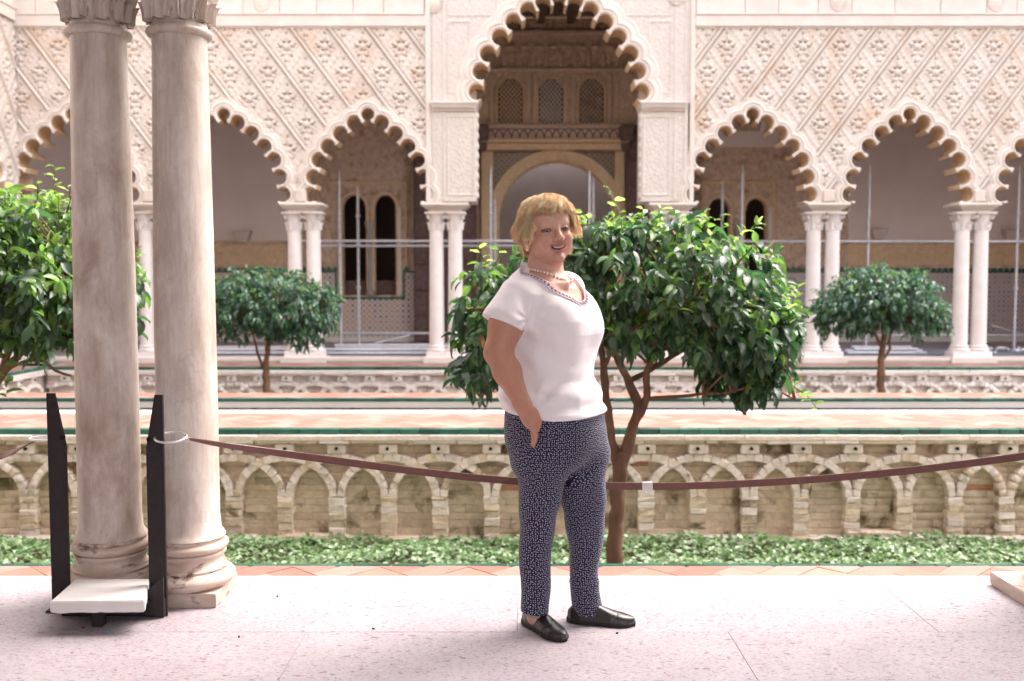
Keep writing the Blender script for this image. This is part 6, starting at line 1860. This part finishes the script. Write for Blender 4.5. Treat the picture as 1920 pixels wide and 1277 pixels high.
# seams: hem, sleeve hem as slightly raised threads come with the fold relief; neckline trim
def on_surface(f, p, it=12):
    p = np.array([p], float)
    for _ in range(it):
        h = 1e-3; d = f(p); g = np.stack([(f(p+np.eye(3)[a]*h)-f(p-np.eye(3)[a]*h))/(2*h) for a in range(3)], -1)
        p = p-(d/np.maximum((g*g).sum(1), .05))[:, None]*g
    return p[0], (g/np.linalg.norm(g))[0]
def neck_pt(a, e=1.0, lift=0):
    f_ = .036+.118*e*math.cos(a); r_ = .118*e*math.sin(a)
    return NK+F_*f_+Rr*r_
ring_pts = []
sh_nb = lambda p: shirt_solid(p)
es = np.linspace(.25, 1.6, 100); zz = np.linspace(1.12, 1.40, 113)
for i in range(120):
    a = 2*math.pi*i/120
    q_ = np.array([neck_pt(a, e) for e in es])
    G = np.stack([np.repeat(q_[:, 0], len(zz)), np.repeat(q_[:, 1], len(zz)), np.tile(zz, len(es))], -1)
    dv = shirt_solid(G).reshape(len(es), len(zz)) < 0
    top_ = np.where(dv.any(1), zz[dv.shape[1]-1-np.argmax(dv[:, ::-1], axis=1)], 1.12)
    S_ = np.stack([q_[:, 0], q_[:, 1], top_], -1); nc = neck_cut(S_)
    k = np.where(nc < 0)[0]; k = k[-1] if len(k) else 0
    ring_pts.append(S_[min(k+1, len(es)-1)])
ring_pts = np.array(ring_pts)
for _ in range(4): ring_pts = (np.roll(ring_pts, 1, 0)+ring_pts*2+np.roll(ring_pts, -1, 0))/4
rp = []
for p in ring_pts:
    s_, nn = on_surface(shirt_solid, p, 6); rp.append((s_, nn))
b = MB(); b.tube([Vector(s_+nn*.001-off) for s_, nn in rp], .0026, 6, closed=True)
outp = []
for i, (s_, nn) in enumerate(rp):
    tg = rp[(i+1) % len(rp)][0]-rp[i-1][0]; tg /= np.linalg.norm(tg); out_ = np.cross(tg, nn); 
    cen = NK; 
    if out_ @ (s_-(NK+F_*.03)) < 0: out_ = -out_
    q_, n2 = on_surface(shirt_solid, s_+out_*.016, 4); outp.append((q_, n2))
b.tube([Vector(s_+nn*.001-off) for s_, nn in outp], .0026, 6, closed=True)
for i in range(0, len(rp), 2):
    a_, c_ = rp[i][0]+rp[i][1]*.002, outp[i][0]+outp[i][1]*.002
    b.tube([Vector(a_-off), Vector(c_-off)], .0024, 5)
b.build('neckline_trim', M['trim'], person, True)
b = MB()
for i in range(1, len(rp), 2):
    a_, c_ = rp[i][0], outp[i][0]; nn = rp[i][1]; m_ = (a_+c_)/2+nn*.0022; u_ = (c_-a_)/2*.5; tg = rp[(i+1) % len(rp)][0]-rp[i-1][0]; tg = tg/np.linalg.norm(tg)*np.linalg.norm(tg)*.20
    V = [Vector(m_+u_*math.cos(k*math.pi/4)+tg*math.sin(k*math.pi/4)-off) for k in range(8)]
    nrm = (V[1]-V[0]).cross(V[2]-V[0])
    b.add(V, [list(range(8)) if nrm.dot(Vector(nn)) > 0 else list(range(8))[::-1]])
b.build('trim_openings', M['keyhole'], person)

# --- necklace and earring
npts = []
for i in range(46):
    a = 2*math.pi*i/46; c = math.cos(a); s_ = math.sin(a)
    p = NB+F_*(.018+.074*c)+Rr*(.074*s_)+np.array([0, 0, .035-.062*((c+1)/2)**1.5])
    q_, nn = on_surface(body_sdf, p, 5); npts.append(q_+nn*.0045)
for i, p in enumerate(npts):
    front = math.cos(2*math.pi*i/46)
    b = MB(); r_ = .0044+.0006*(front > .0)+.0004*(front > .6); b.lathe([(r_*math.sin(math.pi*k/6), -r_*math.cos(math.pi*k/6)) for k in range(7)], 10, cap=False)
    nm = 'pearl'; side = math.sin(2*math.pi*i/46)
    o = b.build(nm, M['coral'] if (front > .78 and side < .35) else M['pearl'], person, True); o.location = Vector(p-off)
for s_ in (-1,):
    b = MB()
    for k, (dz_, r_) in enumerate(((0, .0038), (-.011, .0052))): b.lathe([(r_*math.sin(math.pi*j/8), dz_-r_*math.cos(math.pi*j/8)) for j in range(9)], 12, cap=False)
    o = b.build('earring', M['pearl'], person, True); o.location = hv(s_*.083, .010, -.050)

# --- trousers
LEG_R = sorted([(zpx(y, 3.64), (PX(a, 3.64)+PX(c, 3.64))/2, (PX(c, 3.64)-PX(a, 3.64))/2, d, YY) for y, a, c, d, YY in
    [(1146, 978, 1031, .062, 3.64), (1125, 977, 1032, .060, 3.64), (1100, 976, 1033, .062, 3.64), (1060, 974, 1034, .066, 3.64), (1020, 974, 1037, .070, 3.64), (980, 974, 1042, .076, 3.635), (940, 973, 1051, .084, 3.63), (900, 971, 1062, .094, 3.63), (860, 966, 1068, .10, 3.63), (820, 957, 1072, .11, 3.635)]])
LEG_L = sorted([(zpx(y, 3.735), (PX(a, 3.735)+PX(c, 3.735))/2, (PX(c, 3.735)-PX(a, 3.735))/2, d, YY) for y, a, c, d, YY in
    [(1150, 1075, 1134, .060, 3.735), (1130, 1074, 1131, .058, 3.735), (1100, 1072, 1127, .058, 3.735), (1070, 1070, 1123, .062, 3.735), (1020, 1067, 1131, .068, 3.735), (980, 1061, 1137, .074, 3.735), (940, 1052, 1138, .082, 3.735), (900, 1043, 1138, .092, 3.735), (860, 1040, 1138, .10, 3.74), (820, 1036, 1138, .11, 3.745)]])
def legf(tab, p):
    cx, a, b_, cy = interp(p[:, 2], tab); ex = 2.25
    g = (np.abs((p[:, 0]-cx)/a)**ex+np.abs((p[:, 1]-cy)/b_)**ex)**(1/ex)
    return (g-1)*np.minimum(a, b_)
ZH = zpx(1146, 3.64)
def trouser(p):
    x, y, z = p.T
    r1 = smax(legf(LEG_R, p), z-.70, .09); l1 = smax(legf(LEG_L, p), z-.70, .09)
    fR = .0024*np.sin(z*38+x*26+1.2*np.sin(z*13))*np.clip((.62-z)/.2, 0.2, 1)
    r1 = r1+fR; l1 = l1+.0024*np.sin(z*34-x*30+1.5*np.sin(z*11+1))*np.clip((.62-z)/.2, .2, 1)-.004*np.exp(-((z-.155)/.02)**2)*np.sin(x*60)
    hem1 = ZH-z+.004*np.sin(x*30); hem2 = zpx(1148, 3.735)-z-.18*np.clip(x-ALx-.03, 0, 1)
    r1 = smax(r1, hem1, .004); l1 = smax(l1, hem2, .004)
    h = torso_field(HIP, p); h = smax(h, zpx(872)-z, .10); h = smax(h, z-zpx(748), .01)
    d = smin(r1, l1, .012); d = smin(d, h, .075)
    # slanted pocket opening crease and hip folds
    d = d+.0035*np.sin((x-XC)*38-z*44)*np.exp(-((z-.60)/.12)**2)
    # hollow the pocket around the hand
    pk = polycone(p, [WRI+np.array([0, -.005, .02]), HAN+np.array([.000, -.012, .005])], [.035, .030])
    d = smax(d, -pk, .006)
    return d
xs_ = grid(XC-.26, XC+.24, .0055); ys_ = grid(YB-.26, YB+.26, .0055); zs_ = grid(.03, .87, .006)
Vt, Ft = surf_nets(trouser, xs_, ys_, zs_)
# cloth coordinates: arc length round each leg or the hips, chosen face by face so dots keep their size
def arc_table(a, b_, n=256):
    th = np.linspace(-math.pi, math.pi, n); ds = np.sqrt((a*np.cos(th))**2+(b_*np.sin(th))**2)
    s_ = np.concatenate([[0], np.cumsum((ds[1:]+ds[:-1])/2*(th[1]-th[0]))]); return th, s_-s_[n//2]
def arc_u(x, y, cx, cy, a, b_):
    th = np.arctan2((x-cx)/a, -(y-cy)/b_); T_, S_ = arc_table(a, b_); return np.interp(th, T_, S_), S_[-1]-S_[0]
cen = Vt[Ft].mean(1)
ch = np.where(cen[:, 2] > .535, 0, np.where(np.abs(legf(LEG_R, cen)) < np.abs(legf(LEG_L, cen)), 1, 2))
uvc = np.zeros((len(Ft), 4, 3))
for c_, (cx, cy, a_, b_, o_) in enumerate(((XC, YB, .185, .19, 0), (PX(1015, 3.64), 3.64, .078, .085, 3), (PX(1100, 3.735), 3.735, .072, .080, 6))):
    m_ = ch == c_; P_ = Vt[Ft[m_]]; u_, per_ = arc_u(P_[..., 0], P_[..., 1], cx, cy, a_, b_)
    u_ = u_*(1 if c_ == 0 else np.clip(interp(P_[..., 2].ravel(), (LEG_R, LEG_L)[c_-1])[1].reshape(u_.shape)/a_, .5, 1.6))
    u_ = np.where(u_-u_.mean(1, keepdims=True) < -per_*.4, u_+per_, u_)
    uvc[m_, :, 0] = u_+o_; uvc[m_, :, 1] = P_[..., 2]
o = np_mesh('trousers', Vt-off, Ft, M['trousers'], person)
at_ = o.data.attributes.new('cloth_uv', 'FLOAT_VECTOR', 'CORNER'); at_.data.foreach_set('vector', uvc.reshape(-1))

# --- shoes
def shoe(a, b_, hw, L_extra, label):
    d = (b_-a); L = np.linalg.norm(d); f_ = d/L; s_ = np.array([-f_[1], f_[0], 0])
    H0 = a-f_*.045; Lt = .255
    tab = [(0.0, .010, .040, .030), (.015, .026, .058, .0), (.05, .034, .074, 0), (.09, .034, .076, 0), (.13, .036, .064, 0), (.17, .042, .050, 0), (.21, .041, .040, 0), (.235, .031, .034, 0), (.255, .010, .026, 0)]
    def loc(p): q = p-H0; return q @ f_, q @ s_, p[:, 2]
    def up(p):
        t, r_, z = loc(p); hw_ = np.interp(t, [k[0] for k in tab], [k[1] for k in tab]); hh = np.interp(t, [k[0] for k in tab], [k[2] for k in tab])
        zz = np.maximum(z-.010, 0)/(hh-.006); g = np.sqrt((r_/hw_)**2*(1)+zz**2.6)
        e = (g-1)*np.minimum(hw_, hh)*.8
        e = np.maximum(e, .008-z); e = smax(e, np.maximum(-t, t-.256), .004)
        cut = ell(np.stack([t, r_, z], -1), (.052, 0, .100), (.037, .029, .034)); e = smax(e, -cut, .004)
        e = e+.0012*np.exp(-((t-.178+.01*np.sin(r_*80))/.004)**2)+.0010*np.exp(-((t-.190)/.003)**2)   # flex creases
        gore = .0012*np.exp(-((t-.112)/.003)**2)*(z > .03); return e+gore
    def sole(p):
        t, r_, z = loc(p); hw_ = np.interp(t, [k[0] for k in tab], [k[1]+.0035 for k in tab])
        e = np.maximum(np.abs(r_)-hw_, np.maximum(-.003-t, t-.259)); hi_ = .016+.006*np.clip((.07-t)/.05, 0, 1)
        return smax(e, np.maximum(-z+.001, z-hi_), .005)
    c = (a+b_)/2
    xs_ = grid(c[0]-.17, c[0]+.17, .0035); ys_ = grid(c[1]-.17, c[1]+.17, .0035)
    V, Fq = surf_nets(up, xs_, ys_, grid(0.0, .10, .0035)); o = np_mesh('shoe', V-off, Fq, M['shoe'], person)
    V, Fq = surf_nets(sole, xs_, ys_, grid(-.004, .035, .003)); np_mesh('sole', V-off, Fq, M['rubber'], o)
shoe(S1a, S1b, .04, 0, ''); shoe(S2a, S2b, .04, 0, '')
for (x, y) in ((ARx, ARy), (ALx, ALy)):
    b = MB(); b.tube([(x-off[0], y-off[1], .055), (x-off[0]+.005, y-off[1], .14)], [.040, .040], 20); b.build('sock', M['sock'], person, True)

# --- hair
def hair_base(p):
    q = toh(p)/HS; x, y, z = q.T; ax = np.abs(x)
    d = ell(q, (0, -.014, .030), (.086, .093, .083))
    d = smin(d, ell(np.stack([ax, y, z], -1), (.072, -.024, -.012), (.022, .036, .052)), .025)
    d = smin(d, ell(q, (0, -.056, -.035), (.070, .042, .058)), .03)
    face = ell(q, (0, .115, -.036), (.078, .100, .084))
    d = smax(d, -face, .008); d = smax(d, -(z+.078), .01)
    n_ = .0026*np.sin(x*150+3*np.sin(z*60))*np.sin(z*90+2*np.sin(y*70))
    return (d+n_)*HS
xs_ = np.arange(HC[0]-.16, HC[0]+.17, .004); ys_ = np.arange(HC[1]-.17, HC[1]+.17, .004); zs_ = np.arange(HC[2]-.14, HC[2]+.17, .004)
Vh, Fh = surf_nets(hair_base, xs_, ys_, zs_)
hair = np_mesh('hair', Vh-off, Fh, M['hair_base'], person)
rng = np.random.default_rng(3)
crown = np.array([-.016, -.030, .110])
HV = []; HF = []; TN = []; nb = 0
def cap_r(dirv):
    """distance from the skull centre to the styled hair surface in direction dirv (head frame, scaled)"""
    c0 = np.array([0, -.012, .02]); A = np.array([.092, .108, .100])
    return c0, 1/np.linalg.norm(dirv/A)
def strand(end_dir, rootf, lift, wave_a, wave_f, ph, flip, width, crown_):
    n = 15; c0 = np.array([0, -.006, .014]); A = np.array([.0915, .099, .1005])
    d0 = (crown_-c0)/A; d0 /= np.linalg.norm(d0); d1 = np.array(end_dir)/A; d1 /= np.linalg.norm(d1)
    om = math.acos(np.clip(d0 @ d1, -1, 1)); pts = []
    sd = np.cross(d0, d1); sd /= (np.linalg.norm(sd)+1e-9)
    for i in range(n):
        t = rootf+(1-rootf)*i/(n-1)
        dd = (math.sin((1-t)*om)*d0+math.sin(t*om)*d1)/max(1e-6, math.sin(om))
        tt = (t-rootf)/(1-rootf)
        rr = 1+lift*math.sin(math.pi*min(1, tt*1.1)*.6)*.9+flip*max(0, tt-.7)**1.3*3
        rr *= 1+.34*max(0, -dd[2])**1.2
        w1 = wave_a*math.sin(wave_f*tt*6.28+ph)*(.3+tt); w2 = wave_a*.8*math.cos(wave_f*tt*6.28+ph+.6)*(.2+tt)
        p = c0+dd*A*rr+sd*A*w1+dd*A*w2*.6
        pts.append(p)
    return np.array(pts)
def emit(pts, wd, tone=.6):
    global nb
    pts = fromh(pts*HS)-off; n = len(pts); T_ = np.gradient(pts, axis=0); T_ /= np.linalg.norm(T_, axis=1)[:, None]
    a = np.cross(T_, [0.3, .5, .8]); a /= np.linalg.norm(a, axis=1)[:, None]; b_ = np.cross(T_, a)
    ww = wd*np.linspace(1, .25, n)
    TN.append(np.full(3*n, tone))
    for k in range(3):
        an = 2.094*k; HV.append(pts+(a*math.cos(an)+b_*math.sin(an))*ww[:, None])
    base_i = nb
    for i in range(n-1):
        for k in range(3):
            k2 = (k+1) % 3; HF.append([base_i+k*n+i, base_i+k2*n+i, base_i+k2*n+i+1, base_i+k*n+i+1])
    nb += 3*n
# clumps: each end direction gets a lock of strands that tightens towards its tip
def lock(ed, rf_, lift, wa, wf, ph, flip, cr, count, spread=.10):
    tone = rng.beta(1.3, 1.0); core = strand(ed, rf_, lift, wa, wf, ph, flip, .001, cr); n = len(core); tt = np.linspace(0, 1, n)[:, None]
    for k in range(count):
        e2 = ed+rng.normal(0, spread, 3)
        q_ = strand(e2, rf_, max(0, lift+rng.normal(0, .012)), wa*rng.uniform(.85, 1.15), wf, ph+rng.normal(0, .15), flip, .001, cr+rng.normal(0, .008, 3)*[1, 1, .2])
        emit(q_+(core-q_)*(.62*tt**1.2), rng.uniform(.0006, .0012), tone)
for i in range(170):      # fringe: short wavy locks swept over the forehead
    az = rng.uniform(-1.0, 1.05); ed = np.array([math.sin(az)+rng.uniform(-.05, .35), math.cos(az), rng.uniform(.40, .74)])
    lock(ed, rng.uniform(0, .45), rng.uniform(.03, .12), rng.uniform(.08, .20), rng.uniform(1.1, 1.9), rng.uniform(0, 6.28), rng.uniform(.0, .18), crown+rng.normal(0, .012, 3)*np.array([1, 1, .2]), 26)
for i in range(150):      # sides down to the wings at ear height
    s_ = rng.choice([-1, 1]); az = s_*rng.uniform(1.0, 2.1); ed = np.array([math.sin(az), math.cos(az), rng.uniform(-.42, .05)])
    lock(ed, rng.uniform(.0, .55), rng.uniform(.02, .10), rng.uniform(.09, .18), rng.uniform(1.2, 2.0), rng.uniform(0, 6.28), rng.uniform(.04, .34), crown+rng.normal(0, .012, 3)*np.array([1, 1, .2]), 26)
for i in range(150):      # lower sides behind the ears and nape
    s_ = rng.choice([-1, 1]); az = s_*rng.uniform(1.62, 3.1); ed = np.array([math.sin(az), math.cos(az), rng.uniform(-1.35, -.3)])
    lock(ed, rng.uniform(.3, .7), rng.uniform(.0, .05), rng.uniform(.05, .12), rng.uniform(.9, 1.6), rng.uniform(0, 6.28), rng.uniform(.0, .18), crown, 22)
for i in range(90):       # crown volume
    az = rng.uniform(-math.pi, math.pi); ed = np.array([math.sin(az), math.cos(az), rng.uniform(.3, 1.0)])
    lock(ed, 0, rng.uniform(.05, .14), rng.uniform(.09, .19), rng.uniform(1.0, 1.8), rng.uniform(0, 6.28), rng.uniform(-.05, .1), crown+rng.normal(0, .018, 3)*np.array([1, 1, .2]), 26, .14)
for k in range(420):   # fly-away hairs
    az = rng.uniform(-math.pi, math.pi); ed = np.array([math.sin(az), math.cos(az), rng.uniform(-.6, .8) if abs(az) > 1.2 else rng.uniform(.75, 1.2)])
    emit(strand(ed, rng.uniform(.0, .6), rng.uniform(.10, .20), rng.uniform(.03, .07), rng.uniform(.6, 1.4), rng.uniform(0, 6.28), rng.uniform(.05, .25), .0005, crown), .00032)
o = np_mesh('hair_strands', np.concatenate(HV), np.array(HF), M['hair'], hair); o['kind'] = 'stuff'
a = o.data.attributes.new('lock_tone', 'FLOAT', 'POINT'); a.data.foreach_set('value', np.concatenate(TN))
